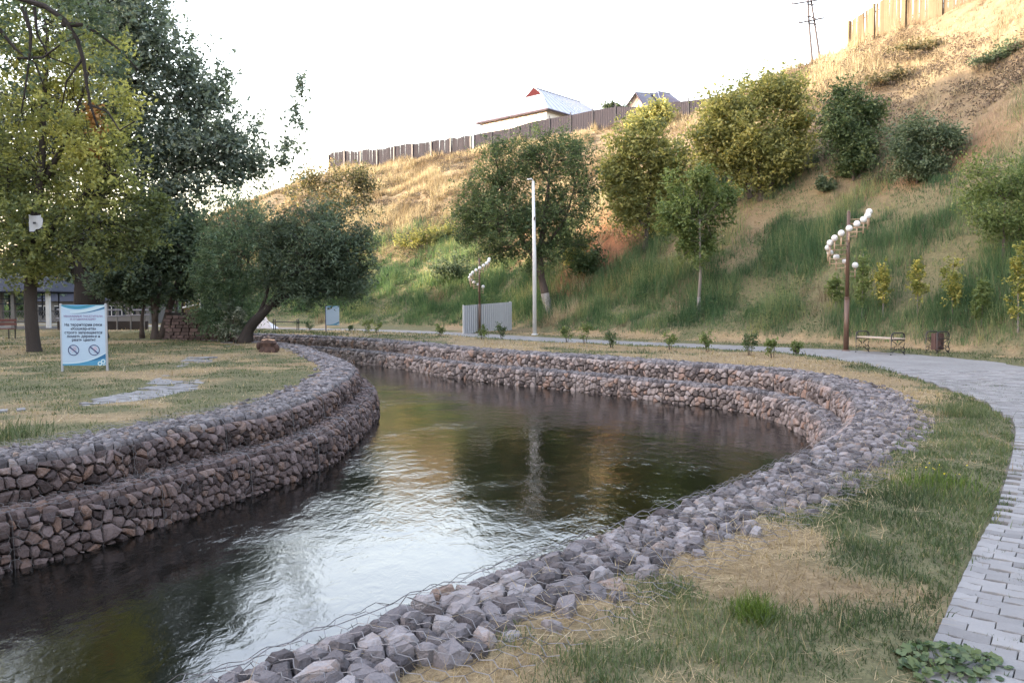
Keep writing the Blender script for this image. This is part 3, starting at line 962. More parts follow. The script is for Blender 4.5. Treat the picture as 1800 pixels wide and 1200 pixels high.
def crown(blobs, n_spray, per, spray_len, R, tint_fn=None, hang=0.0, shell=2.4, spread=.32):
    """blobs: list of (centre, radii, weight). returns leaf points, tints and spray centres"""
    w_ = np.array([b[2] * (b[1][0] * b[1][1] * b[1][2]) ** (2 / 3) for b in blobs]); w_ /= w_.sum()
    which = R.choice(len(blobs), n_spray, p=w_)
    cen = np.array([b[0] for b in blobs])[which]; rad = np.array([b[1] for b in blobs])[which]
    sub_n = max(6, n_spray // 11)
    pick = R.integers(0, sub_n, n_spray)
    dsub = R.normal(size=(sub_n, 3)); rsub = R.random(sub_n) ** (1 / shell); bsub = R.choice(len(blobs), sub_n, p=w_)
    which = np.where(R.random(n_spray) < .8, bsub[pick], which)
    cen = np.array([b[0] for b in blobs])[which]; rad = np.array([b[1] for b in blobs])[which]
    clumped = R.random(n_spray) < .8
    d = np.where(clumped[:, None], dsub[pick] / np.linalg.norm(dsub[pick], axis=1)[:, None] + R.normal(0, .32, (n_spray, 3)), R.normal(size=(n_spray, 3)))
    d /= np.linalg.norm(d, axis=1)[:, None]
    r = np.where(clumped, np.clip(rsub[pick] + R.normal(0, .13, n_spray), .05, 1.15), R.random(n_spray) ** (1 / shell))
    lump = .66 + .62 * vnoise(d[:, 0] * 2.6 + which * 3.7, d[:, 2] * 2.6 + d[:, 1] * 1.9, 5)
    lump = lump * np.where(R.random(n_spray) < .22, R.uniform(1.05, 1.55, n_spray), 1)
    P = cen + d * rad * (r * lump)[:, None]
    ax = d * .8 + R.normal(size=(n_spray, 3)) * .55; ax[:, 2] += .25 - hang
    ax /= np.linalg.norm(ax, axis=1)[:, None]
    k = R.random((n_spray, per)) - .35
    sl = spray_len * R.uniform(.6, 1.4, n_spray)
    off = R.normal(size=(n_spray, per, 3)) * (spread * sl * .5)[:, None, None]
    L = P[:, None] + ax[:, None] * (k * sl[:, None])[..., None] + off
    base = R.normal(.45, .13, n_spray) + R.normal(0, .13, sub_n)[pick]
    T = np.clip(base[:, None] + R.normal(0, .13, (n_spray, per)), 0, 1)
    L = L.reshape(-1, 3); T = T.ravel()
    if tint_fn is not None: T = np.clip(tint_fn(L, T), 0, 1)
    return L, T, P, ax

def tree(name, label, cat, group, trunks, blobs, leafmat, n_spray, per, leaf, spray_len, d=None, seed=1, barkm='bark', hang=0., aspect=.55, twigs=.10,
         whitewash=0., tint_fn=None, base=None, limbs=True, depth=.85, shell=2.4, spread=.32, extra=None, droop=.1, limb_r=.38, gaps=()):
    """trunks: list of ([(px,py)...], r0, r1); blobs: (px, py, rx, ry[, depth offset m[, weight]]), pixels of the survey at distance d"""
    R = np.random.default_rng(seed)
    p0 = trunks[0][0][0]
    if d is None:
        h0 = hit(*p0); d = float(h0[1])
    b0 = at_d(*p0, d)
    gz0 = terrain(b0[0], b0[1])
    root = thing(name, label, cat, (b0[0], b0[1], gz0), 0, group)
    org = np.array((b0[0], b0[1], gz0))
    sc = d / FPX
    tr = MB(); tops = []
    ww = MB()
    for pts, r0, r1 in trunks:
        P = [at_d(px, py, d) for px, py in pts]
        wob = R.normal(0, .25 * sc * 20, len(P)); wob[0] = 0
        P = np.array(P); P[:, 1] += np.cumsum(wob) * .5
        if pts[0] == p0 or len(trunks) == 1: P[0, 2] = min(P[0, 2], gz0) - .15
        else: P[0, 2] -= .1
        Pf = resample(catmull(P, .3), .3) if len(P) > 2 else resample(P, .3)
        rr = np.linspace(r0, r1, len(Pf)); rr[0] *= 1.35
        if len(rr) > 2: rr[1] *= 1.12
        rr = rr * R.uniform(.93, 1.07, len(rr))
        tr.tube(Pf - org, rr, 9 if r0 > .12 else 6, tint=R.uniform(.3, .7))
        if whitewash:
            m_ = Pf[:, 2] < gz0 + whitewash
            if m_.sum() >= 2: ww.tube(Pf[m_] - org, rr[m_] * 1.03 + .004, 9, tint=.5)
        tops.append(Pf)
    bl = []
    for b in blobs:
        c = at_d(b[0], b[1], d); c[1] += (b[4] if len(b) > 4 else R.uniform(-.5, .5) * b[2] * sc)
        bl.append((c, (b[2] * sc, b[2] * sc * depth, b[3] * sc), b[5] if len(b) > 5 else 1.))
    L, T, SP, AX = crown(bl, n_spray, per, spray_len, R, tint_fn, hang, shell, spread)
    keep = L[:, 2] > gz0 + .05
    for gx0, gy0, gr in gaps:          # a gap in the foliage
        pxx = 900 + FPX * L[:, 0] / L[:, 1]; pyy = 530 - FPX * (L[:, 2] - EYE) / L[:, 1]
        keep &= ~((np.hypot(pxx - gx0, pyy - gy0) < gr) & (L[:, 1] < d + .1))
    L, T = L[keep], T[keep]
    if limbs:
        TP = np.vstack([t_[len(t_) // 3:] for t_ in tops])
        for c, r_, w_ in bl:
            dd = np.linalg.norm(TP - c, axis=1) + np.clip(TP[:, 2] - c[2], 0, None) * 2
            s0 = TP[dd.argmin()]
            ln = np.linalg.norm(c - s0)
            if ln < .3: continue
            mid = (s0 + c) / 2 + R.normal(0, .12 * ln, 3) + np.array((0, 0, .12 * ln))
            q = bez(s0, mid, c, 7)
            rb = max(.010, min(trunks[0][1] * limb_r * (.5 + .5 * min(1, ln / 4)), (.07 * min(r_[0], r_[2]))))
            tr.tube(q - org, np.linspace(rb, rb * .3, 7), 5, cap=False, tint=R.uniform(.3, .7))
            near = np.nonzero(np.linalg.norm((SP - c) / np.array(r_), axis=1) < 1.15)[0]
            pick = R.choice(near, min(len(near), max(3, int(len(near) * twigs))), replace=False) if len(near) else []
            for j in pick:
                st = q[R.integers(2, 7)]
                e = SP[j] + AX[j] * spray_len * .3
                m2 = (st + e) / 2 + R.normal(0, .1 * np.linalg.norm(e - st), 3)
                tr.tube(bez(st, m2, e, 4) - org, np.linspace(rb * .3, .006 + sc * .12, 4), 3, cap=False, tint=R.uniform(.3, .7))
    tr.build('trunk', M[barkm], root, True)
    if whitewash and ww.n: ww.build('whitewash', M['whitewash'], root, True)
    lb = MB()
    leaf_cards(lb, L - org, leaf, R, aspect, droop=droop, tint=T)
    lb.build('crown', M[leafmat], root)
    if extra: extra(root, org, R, d)
    return root

# ---- left lawn
def autumn_tint(L, T):
    hgt = np.clip((L[:, 2] - 4.0) / 4.2, 0, 1)
    n = fbm(L[:, 0] * 1.0 + L[:, 1], L[:, 2], .8, 12)
    return T * .5 + hgt * .34 * np.clip((10.3 - L[:, 2]) / 1.6, -.6, 1) + (n - .5) * .7 + .10
def orange_branch(root, org, R, d):
    bl = [(at_d(162, 195, d - .6), (14 * d / FPX, .25, 22 * d / FPX), 1), (at_d(172, 225, d - .6), (16 * d / FPX, .25, 26 * d / FPX), 1), (at_d(163, 252, d - .6), (12 * d / FPX, .25, 12 * d / FPX), 1)]
    L, T, _, _ = crown(bl, 46, 9, .3, R)
    b = MB(); leaf_cards(b, L - org, .13, R, .6, tint=T)
    o = b.build('dry_leaves', M['leaf_orange'], root, kind='stuff'); o['label'] = 'dead bright orange leaves'
tree('autumn_tree', 'tall lawn tree turning yellow at the top with a white sheet on its trunk', 'tree', 'trees of the park', [([(62, 622), (60, 575), (57, 520), (60, 460), (66, 390), (78, 300), (84, 200), (92, 100)], .215, .05), ([(58, 500), (40, 440), (20, 370), (14, 280)], .13, .03), ([(64, 440), (110, 380), (165, 330), (210, 300)], .12, .025), ([(74, 320), (120, 230), (150, 140), (165, 80)], .09, .02)],
     [(70, 420, 85, 60), (170, 350, 85, 65), (10, 380, 80, 80), (60, 300, 100, 75), (160, 260, 80, 60), (215, 310, 60, 45), (240, 395, 50, 38), (150, 440, 60, 40), (205, 420, 50, 30), (50, 470, 70, 28, 0, .7), (-40, 300, 70, 110), (30, 190, 90, 70), (120, 170, 75, 60, 0, .8), (200, 190, 40, 50, 0, .8), (60, 90, 95, 65, 0, .6), (160, 90, 70, 55, 0, .55), (-20, 90, 70, 90, 0, .6), (70, 10, 110, 50, 0, .6), (262, 350, 30, 22)],
     'leaf_autumn', 2000, 17, .135, .6, d=25, seed=3, whitewash=0, tint_fn=autumn_tint, extra=orange_branch, gaps=((62, 391, 19), (62, 424, 6)), twigs=.16, barkm='bark_dark')
tree('poplar_tree', 'huge grey green poplar towering behind the lawn trees', 'tree', 'trees of the park', [([(160, 590), (160, 545), (158, 500), (150, 420), (175, 300), (210, 150), (235, 0), (245, -120)], .62, .12), ([(160, 520), (190, 500), (225, 450), (290, 350), (340, 240)], .32, .06), ([(158, 500), (130, 470), (110, 400), (90, 250)], .28, .05)],
     [(250, 40, 70, 80), (300, 100, 60, 60), (330, 170, 60, 60), (230, 150, 80, 80), (370, 190, 40, 45), (385, 140, 28, 50, 0, 1.2), (360, 250, 65, 50), (420, 240, 45, 35), (440, 285, 55, 30), (300, 260, 80, 60), (230, 270, 80, 70), (300, 340, 80, 45), (390, 310, 55, 35), (430, 330, 45, 25, 0, .7), (485, 285, 28, 16, 0, 1.2), (505, 255, 14, 22, 0, 1.1), (524, 190, 8, 30, 0, 1.2), (530, 150, 5, 20, 0, 1), (538, 115, 3, 12, 0, .8), (548, 190, 6, 6, 0, .6), (480, 225, 9, 16, 0, .8), (520, 262, 10, 10, 0, .8), (512, 215, 8, 12, 0, 1), (180, 40, 80, 90), (120, 0, 90, 80), (150, -90, 130, 80), (265, -70, 65, 80), (225, -160, 80, 80), (150, -260, 110, 90), (20, -200, 140, 130), (-120, -100, 150, 150), (90, 220, 100, 140), (215, 400, 80, 55), (310, 400, 60, 40), (100, 420, 90, 60), (0, 300, 110, 150)],
     'leaf_poplar', 8200, 12, .21, .75, d=34.5, seed=5, tint_fn=None, barkm='bark_dark', spread=.36)
tree('shade_tree', 'dark broad tree with two crossing slender trunks by the stone wall', 'tree', 'trees of the park', [([(272, 594), (272, 560), (268, 520), (262, 480)], .15, .08), ([(284, 594), (294, 560), (305, 525), (318, 490), (326, 460)], .17, .07), ([(272, 560), (280, 520), (282, 470)], .1, .05), ([(250, 590), (251, 560), (256, 530)], .09, .05)],
     [(240, 490, 60, 35), (300, 460, 60, 42), (330, 425, 50, 45), (215, 460, 50, 40), (270, 430, 60, 35), (290, 510, 60, 22, 0, .6), (215, 515, 40, 20, 0, .6), (345, 480, 35, 35)],
     'leaf_dark', 1500, 13, .17, .6, d=33, seed=7, barkm='bark')
tree('willow_tree', 'leaning willow with a low bowed trunk at the tip of the lawn', 'tree', 'trees of the park', [([(430, 600), (437, 578), (458, 556), (478, 535), (492, 515), (512, 490)], .26, .09), ([(440, 576), (455, 550), (466, 525), (472, 490), (468, 460)], .10, .04), ([(480, 532), (520, 510), (560, 490), (600, 470)], .12, .04)],
     [(560, 445, 75, 50), (600, 430, 50, 45), (530, 485, 80, 38), (610, 480, 45, 30), (495, 425, 60, 48), (580, 510, 55, 20, 0, .7), (640, 455, 22, 28, 0, .6), (545, 400, 50, 25), (500, 385, 35, 25, 0, .6), (640, 420, 30, 30, 0, .7), (560, 375, 50, 22, 0, .6), (620, 500, 35, 25, 0, .7), (540, 522, 45, 16, 0, .7), (475, 470, 38, 36, 0, .8), (490, 520, 25, 18, 0, .5)],
     'leaf_dark', 2300, 14, .15, .65, d=30.8, seed=9, hang=.35, aspect=.32, barkm='bark_dark', droop=.4, twigs=.12)
tree('feathery_tree', 'feathery grey green tree growing beside the leaning willow', 'tree', 'trees of the park', [([(398, 598), (398, 560), (404, 520), (408, 470), (412, 420)], .11, .04), ([(405, 596), (420, 550), (432, 500), (440, 440)], .09, .03), ([(392, 596), (380, 550), (372, 500)], .08, .03)],
     [(400, 400, 50, 60), (430, 450, 55, 55), (390, 480, 50, 45), (380, 430, 40, 50), (440, 390, 40, 45, 0, .8), (405, 530, 45, 40), (440, 510, 35, 40), (365, 500, 25, 35), (385, 560, 35, 28), (420, 565, 30, 25), (360, 545, 22, 25), (425, 350, 22, 30, 0, .5), (388, 350, 22, 22, 0, .5)],
     'leaf_willow', 1900, 14, .145, .65, d=31.8, seed=11, hang=.2, aspect=.26, droop=.3)
tree('silvery_bush', 'pale leaved bush at the foot of the feathery tree', 'bush', None, [([(412, 600), (412, 575), (414, 550)], .03, .01)], [(408, 570, 20, 26), (418, 555, 16, 24), (398, 585, 14, 14), (422, 586, 12, 12)], 'leaf_pale', 150, 12, .12, .3, d=31, seed=13)

# ---- background trees closing the park on the left
for k, (px, py, w_, h_, d, lab) in enumerate([(-60, 580, 110, 75, 66, 'dark background tree behind the pavilion at the edge of the park'), (70, 582, 85, 60, 63, 'dark background tree seen above the pavilion roof'), (200, 578, 70, 48, 70, 'dark background tree behind the pale railing'),
                                         (250, 580, 60, 60, 58, 'dark background tree between the poplar and the stone wall'), (345, 572, 55, 70, 80, 'dark background tree behind the shed with the tarpaulin')]):
    tree('background_tree', lab, 'tree', 'background trees of the park', [([(px, py), (px + 4, py - 40), (px + 2, py - 90)], .3, .1)], [(px - w_ * .4, py - h_ * 1.2, w_ * .55, h_ * .6), (px + w_ * .4, py - h_ * 1.3, w_ * .55, h_ * .6), (px, py - h_ * 2, w_ * .6, h_ * .6), (px, py - h_ * 1.1, w_ * .6, h_ * .5)],
         'leaf_dark', 420, 13, .38, 1.2, d=d, seed=20 + k)

# ---- overhanging tree outside the frame on the left
tree('overhanging_tree', 'dark bare branches with few leaves hanging in at the top left corner', 'tree', None, [([(-330, 800), (-320, 500), (-290, 260), (-230, 60), (-150, -60)], .22, .10), ([(-230, 60), (-100, -30), (40, 0), (110, 30), (145, 90), (155, 170), (172, 225)], .075, .013), ([(110, 30), (150, 45), (200, 80), (230, 105), (245, 125)], .03, .008), ([(-100, -30), (-20, 30), (30, 90), (60, 110), (75, 150)], .04, .009), ([(40, 0), (55, 60), (50, 130), (38, 200)], .024, .008), ([(155, 170), (185, 190), (215, 235), (240, 215)], .016, .007), ([(30, 90), (80, 100), (110, 75), (150, 60)], .018, .007), ([(60, 0), (68, 80), (100, 110), (128, 115)], .018, .007), ([(145, 90), (120, 130), (105, 190)], .015, .006)],
     [(40, 20, 70, 30, 0, .5), (110, 60, 60, 40, 0, .35), (170, 40, 50, 30, 0, .4), (20, 100, 40, 50, 0, .3), (230, 20, 40, 25, 0, .5), (130, 10, 60, 20, 0, .6), (-80, 20, 90, 60, 0, 1.2), (205, 110, 40, 30, 0, .35)],
     'leaf_dark', 330, 8, .075, .3, d=11, seed=31, barkm='bark_dark', limbs=False, spread=.5)

# ---- trees on the hillside
tree('elm_tree', 'big dense green tree with whitewashed trunk foot behind the white lamp post', 'tree', 'trees on the hillside', [([(966, 549), (958, 515), (951, 480), (950, 440), (958, 380), (965, 320)], .24, .08), ([(951, 480), (930, 440), (900, 390), (880, 330)], .13, .04), ([(950, 440), (990, 390), (1010, 330)], .12, .04)],
     [(880, 320, 48, 52), (930, 280, 50, 42), (1000, 290, 55, 48), (895, 390, 70, 48), (980, 370, 80, 55), (1036, 335, 28, 40), (842, 372, 38, 42), (825, 402, 28, 28, 0, .8), (880, 440, 50, 26), (940, 440, 55, 30), (1000, 425, 36, 26), (868, 265, 30, 28), (1022, 255, 28, 22), (960, 245, 30, 22, 0, .7), (935, 475, 35, 18, 0, .6), (850, 350, 25, 30, 0, .7)],
     'leaf_green', 2900, 15, .16, .7, seed=41, whitewash=1.3, hang=.15, aspect=.4)
tree('round_tree', 'small bright green tree with a slim pale trunk on the grassy slope', 'tree', 'trees on the hillside', [([(1228, 553), (1229, 520), (1231, 490), (1230, 450), (1228, 390)], .085, .04)],
     [(1228, 345, 42, 38), (1200, 385, 38, 36), (1258, 375, 36, 42), (1230, 425, 38, 30), (1225, 315, 22, 20), (1284, 350, 18, 24, 0, .8), (1229, 458, 16, 18), (1178, 380, 18, 18, 0, .8), (1205, 350, 22, 22)],
     'leaf_young', 1000, 15, .15, .5, seed=43, barkm='bark_pale', whitewash=.95)
tree('yellow_tree', 'yellow green sunlit tree right of the big dense tree', 'tree', 'trees on the hillside', [([(1135, 440), (1138, 400), (1140, 350), (1145, 290)], .17, .06), ([(1138, 400), (1110, 370), (1095, 330)], .09, .03), ([(1140, 380), (1170, 350), (1185, 310)], .09, .03)],
     [(1125, 270, 48, 40), (1175, 290, 38, 45), (1105, 325, 38, 40), (1155, 350, 45, 40), (1110, 378, 28, 24), (1190, 340, 25, 32), (1140, 225, 28, 14, 0, .6), (1075, 300, 22, 30), (1160, 392, 25, 20, 0, .6)],
     'leaf_yellow', 1500, 14, .21, .9, seed=45)
tree('yellow_tree', 'wide yellow green bushy tree highest up the slope below the utility pole', 'tree', 'trees on the hillside', [([(1338, 350), (1335, 315), (1325, 270), (1315, 220)], .16, .05), ([(1350, 348), (1362, 300), (1375, 240), (1380, 190)], .15, .05), ([(1320, 345), (1300, 300), (1275, 260)], .12, .04)],
     [(1295, 190, 48, 36), (1360, 165, 46, 36), (1252, 225, 36, 30), (1318, 235, 60, 42), (1395, 195, 32, 42), (1280, 280, 48, 32), (1350, 280, 58, 40), (1325, 325, 40, 22, 0, .8), (1405, 150, 18, 20, 0, .6), (1230, 250, 22, 20, 0, .7), (1390, 250, 30, 35)],
     'leaf_yellow', 1800, 14, .2, .9, seed=47)
tree('yellow_bush', 'low yellow bush in front of the dark fence near the crest', 'bush', 'bushes on the hillside', [([(1150, 236), (1150, 215)], .06, .03)], [(1130, 212, 26, 18), (1160, 200, 32, 18), (1180, 215, 22, 16), (1115, 225, 20, 14)], 'leaf_yellow', 330, 12, .28, .8, seed=49)
tree('autumn_hill_tree', 'sparse brownish tree with whitish limbs below the left fence', 'tree', 'trees on the hillside', [([(556, 432), (566, 400), (585, 370), (600, 340)], .14, .05), ([(566, 400), (548, 370), (535, 345)], .08, .03), ([(575, 385), (610, 375), (640, 355)], .07, .03)],
     [(600, 315, 45, 22), (555, 325, 35, 25), (640, 335, 25, 28), (520, 345, 22, 18, 0, .6), (600, 355, 40, 20, 0, .6), (640, 375, 22, 18, 0, .5), (570, 375, 30, 16, 0, .4)],
     'leaf_rust', 430, 12, .22, .8, d=60, seed=51, barkm='bark_pale', spread=.45)
tree('slope_bush', 'tall green bush with a yellow lit top on the right part of the slope', 'bush', 'bushes on the hillside', [([(1500, 318), (1500, 280), (1500, 230)], .08, .03), ([(1505, 318), (1525, 270), (1530, 220)], .06, .02)],
     [(1490, 175, 36, 28), (1520, 210, 36, 34), (1470, 225, 32, 34), (1500, 265, 34, 32), (1505, 300, 26, 18), (1540, 195, 18, 18, 0, .7)], 'leaf_green', 1000, 16, .15, .65, seed=53)
tree('slope_bush', 'round blue green bush on the dry slope right of the taller one', 'bush', 'bushes on the hillside', [([(1612, 322), (1612, 290), (1620, 250)], .06, .03)],
     [(1605, 245, 34, 30), (1650, 245, 34, 22), (1610, 285, 40, 28), (1580, 265, 20, 28), (1675, 235, 14, 14, 0, .6), (1645, 280, 24, 20)], 'leaf_bluegreen', 900, 16, .125, .6, seed=55)
tree('slope_bush', 'light green bush at the right edge of the view above the reeds', 'bush', 'bushes on the hillside', [([(1765, 470), (1765, 420), (1770, 350)], .06, .02)],
     [(1735, 330, 40, 36), (1785, 330, 36, 45), (1715, 300, 25, 25, 0, .6), (1770, 395, 42, 42), (1810, 400, 40, 60), (1730, 385, 30, 30, 0, .6)], 'leaf_young', 620, 13, .11, .6, seed=57, shell=1.6, spread=.55)
tree('slope_bush', 'small dark bush in the orange soil left of the round tree', 'bush', 'bushes on the hillside', [([(1032, 488), (1032, 465)], .04, .02)], [(1030, 458, 24, 20), (1048, 470, 16, 14), (1015, 472, 14, 12)], 'leaf_green', 230, 12, .18, .5, seed=59)
tree('slope_bush', 'small yellow bush between the orange soil and the big tree', 'bush', 'bushes on the hillside', [([(1010, 478), (1010, 450)], .04, .02)], [(1015, 440, 16, 16), (1005, 455, 12, 14)], 'leaf_yellow', 120, 11, .18, .5, seed=60)
tree('slope_bush', 'small grey green bush in the bare slope above the round tree', 'bush', 'bushes on the hillside', [([(1448, 342), (1448, 325)], .03, .02)], [(1448, 326, 16, 12)], 'leaf_bluegreen', 90, 11, .16, .4, seed=61)
tree('slope_bush', 'dark shrub on the crest by the small white gabled house', 'bush', 'bushes on the hillside', [([(1082, 205), (1082, 190)], .05, .02)], [(1082, 186, 14, 8), (1070, 192, 10, 7), (1096, 190, 10, 7)], 'leaf_dark', 120, 10, .25, .6, d=86, seed=62)
tree('slope_bush', 'dark scrub patch on the sunlit slope below the plank fence', 'bush', 'bushes on the hillside', [([(1625, 92), (1625, 80)], .04, .02)], [(1610, 88, 26, 10), (1640, 82, 24, 9), (1580, 98, 22, 8, 0, .7)], 'leaf_rust', 230, 11, .16, .5, seed=63)
tree('slope_bush', 'dark scrub patch at the shadow line on the far right slope', 'bush', 'bushes on the hillside', [([(1755, 112), (1755, 95)], .04, .02)], [(1740, 105, 26, 12), (1775, 92, 26, 12), (1720, 118, 20, 9)], 'leaf_bluegreen', 260, 11, .15, .5, seed=64)
tree('slope_bush', 'grey brown scrub below the yellow lit bush top', 'bush', 'bushes on the hillside', [([(1565, 150), (1565, 138)], .04, .02)], [(1550, 145, 24, 11), (1580, 135, 22, 10)], 'leaf_rust', 200, 11, .15, .45, seed=65)
tree('slope_bush', 'low green bush at the lower left end of the lit slope', 'bush', 'bushes on the hillside', [([(735, 440), (735, 420)], .04, .02)], [(720, 425, 26, 14), (750, 415, 24, 16), (790, 410, 26, 20), (770, 430, 20, 12)], 'leaf_yellow', 330, 12, .2, .6, seed=66)
tree('slope_bush', 'green bush under the big tree at its left foot', 'bush', 'bushes on the hillside', [([(800, 500), (800, 480)], .04, .02)], [(790, 470, 30, 20), (825, 478, 22, 16)], 'leaf_bluegreen', 280, 12, .17, .5, seed=67)

# ---- saplings with yellowing tips along the toe of the right slope
for k, (px, py, top, w_, mat_, lab) in enumerate([(1612, 568, 462, 13, 'leaf_sapling', 'slim yellow tipped sapling behind the right end of the bench'), (1674, 566, 450, 17, 'leaf_sapling', 'broad yellow tipped sapling behind the litter bin'),
        (1790, 585, 432, 20, 'leaf_sapling', 'tall yellow tipped sapling at the right edge of the view'), (1515, 560, 440, 17, 'leaf_young', 'green sapling just right of the near spiral lamp'), (1552, 558, 455, 12, 'leaf_sapling', 'thin sapling behind the left part of the bench'),
        (1468, 545, 478, 14, 'leaf_young', 'leafy young bush left of the near spiral lamp'), (1725, 575, 500, 12, 'leaf_young', 'pale bent sapling right of the litter bin')]):
    h_ = py - top
    tree('sapling', lab, 'sapling', 'saplings along the foot of the slope', [([(px, py), (px + 1, py - h_ * .5), (px + 2, top + 6)], .028, .008)],
         [(px, py - h_ * .38, w_ * .8, h_ * .2, 0, .8), (px + 1, py - h_ * .62, w_ * .9, h_ * .2), (px + 2, py - h_ * .86, w_ * .6, h_ * .16), (px - w_ * .6, py - h_ * .7, w_ * .45, h_ * .14, 0, .7)],
         mat_, 125, 9, .105, .26, seed=80 + k, barkm='bark_pale', tint_fn=lambda L, T: T * .9 + .12, limbs=False)

# ---- young shrubs in a row on the verge between the wall and the path
sh = [(545, 583, 18, 'tallest shrub nearest the far notice board on its left'), (645, 586, 26, 'dark upright shrub right of the far notice board'), (663, 587, 22, 'dark shrub close beside another upright one'), (616, 584, 12, 'tiny shrub just right of the far notice board'),
      (775, 592, 24, 'spindly shrub left of the metal sheet fence'), (848, 598, 26, 'yellowish shrub in front of the far spiral lamp'), (882, 596, 26, 'shrub in front of the right half of the metal sheet fence'), (997, 602, 28, 'bushy shrub right of the white lamp post'),
      (1028, 606, 36, 'tall thin shrub with pale flowers right of the white lamp post'), (1075, 612, 34, 'spreading shrub in the middle of the verge'), (1178, 615, 34, 'shrub below the small round tree'), (1243, 619, 36, 'shrub right of the small round tree'),
      (1318, 625, 38, 'upright dense shrub near the end of the verge'), (1357, 630, 34, 'broad low shrub near the start of the wide path'), (1400, 624, 24, 'sparse shrub at the corner of the wide path')]
for k, (px, py, h_, lab) in enumerate(sh):
    d = float(at_z(px, py)[1])
    h_ = h_ * 1.05; sc_ = h_ / 36
    tree('verge_shrub', lab, 'shrub', 'young shrubs planted along the verge', [([(px, py), (px - 2, py - h_ * .5)], .014, .006), ([(px, py), (px + 5 * sc_, py - h_ * .6), (px + 7 * sc_, py - h_ * .95)], .01, .004), ([(px, py), (px - 7 * sc_, py - h_ * .8)], .01, .004)],
         [(px, py - h_ * .5, 9 * sc_, h_ * .28), (px + 6 * sc_, py - h_ * .75, 6 * sc_, h_ * .2), (px - 6 * sc_, py - h_ * .68, 6 * sc_, h_ * .2)],
         'leaf_young' if k % 3 else 'leaf_green', 58 if h_ > 24 else 36, 9, .07, .18, d=d, seed=110 + k, limbs=False, aspect=.5)
# ================================================================== BUILT OBJECTS
def paint(name, col, rough=.5, var=.15, metallic=0., scale=5, bump_s=.1, spec=.4):
    c = np.array(col)
    M[name] = surf_mat(name, [(.2, tuple(c * (1 - var))), (.5, tuple(c)), (.8, tuple(np.minimum(c * (1 + var), .95)))], scale, rough, bump_s, .004, metallic, .4, spec=spec)
paint('white_paint', (.74, .74, .73), .4); paint('brown_paint', (.13, .075, .05), .4); paint('sunlit_brown_paint', (.5, .36, .24), .45)
paint('black_iron', (.035, .033, .032), .45); paint('globe_glass', (.86, .86, .84), .25, .02); paint('bench_wood', (.52, .43, .34), .6)
paint('bin_wood', (.12, .065, .055), .6); paint('zinc_sheet', (.50, .52, .56), .42, .1, .35); paint('dark_sheet', (.040, .040, .052), .95, .1, spec=.05); paint('sheet_post', (.075, .075, .09), .6)
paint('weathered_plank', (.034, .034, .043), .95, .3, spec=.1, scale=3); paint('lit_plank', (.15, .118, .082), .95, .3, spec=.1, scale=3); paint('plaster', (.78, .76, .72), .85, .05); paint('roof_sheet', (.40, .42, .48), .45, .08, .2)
paint('roof_purple', (.10, .085, .12), .6); paint('red_gable', (.05, .015, .018), .95, spec=.05); paint('pale_gable', (.66, .55, .48), .8); paint('roof_dark', (.05, .055, .07), .95, spec=.08); paint('grey_post', (.2, .19, .18), .8)
paint('red_bench', (.15, .055, .045), .7); paint('tarp', (.30, .25, .10), .7, .3); paint('concrete', (.2, .19, .18), .9); paint('stump_bark', (.085, .048, .036), .95, .5, scale=9, bump_s=.8); paint('stump_wood', (.46, .28, .17), .85, .2)
paint('sign_blue', (.48, .62, .76), .45, .04); paint('sign_dark', (.03, .16, .33), .45, .1); paint('sign_mid', (.08, .32, .52), .45, .1); paint('sign_light', (.62, .80, .86), .45, .04); paint('sign_teal', (.03, .22, .27), .45, .1)
paint('sign_ink', (.045, .05, .09), .6); paint('sign_purple', (.30, .16, .34), .6); paint('sign_navy', (.06, .07, .18), .5); paint('sign_icon', (.62, .5, .6), .6); paint('bag_white', (.72, .72, .76), .6); paint('grey_pole', (.07, .065, .075), .85)
paint('wall_stone', (.17, .115, .105), .9, .45, scale=4, bump_s=.5); paint('glass_dark', (.03, .035, .045), .15); paint('lattice', (.26, .26, .29), .7); paint('far_brick', (.3, .2, .15), .9)

def rotz(a):
    c, s = math.cos(a), math.sin(a)
    return np.array(((c, -s, 0), (s, c, 0), (0, 0, 1.)))
def frame(origin, ux, uy, uz):
    F = np.eye(4); F[:3, 0] = ux; F[:3, 1] = uy; F[:3, 2] = uz; F[:3, 3] = origin
    return F

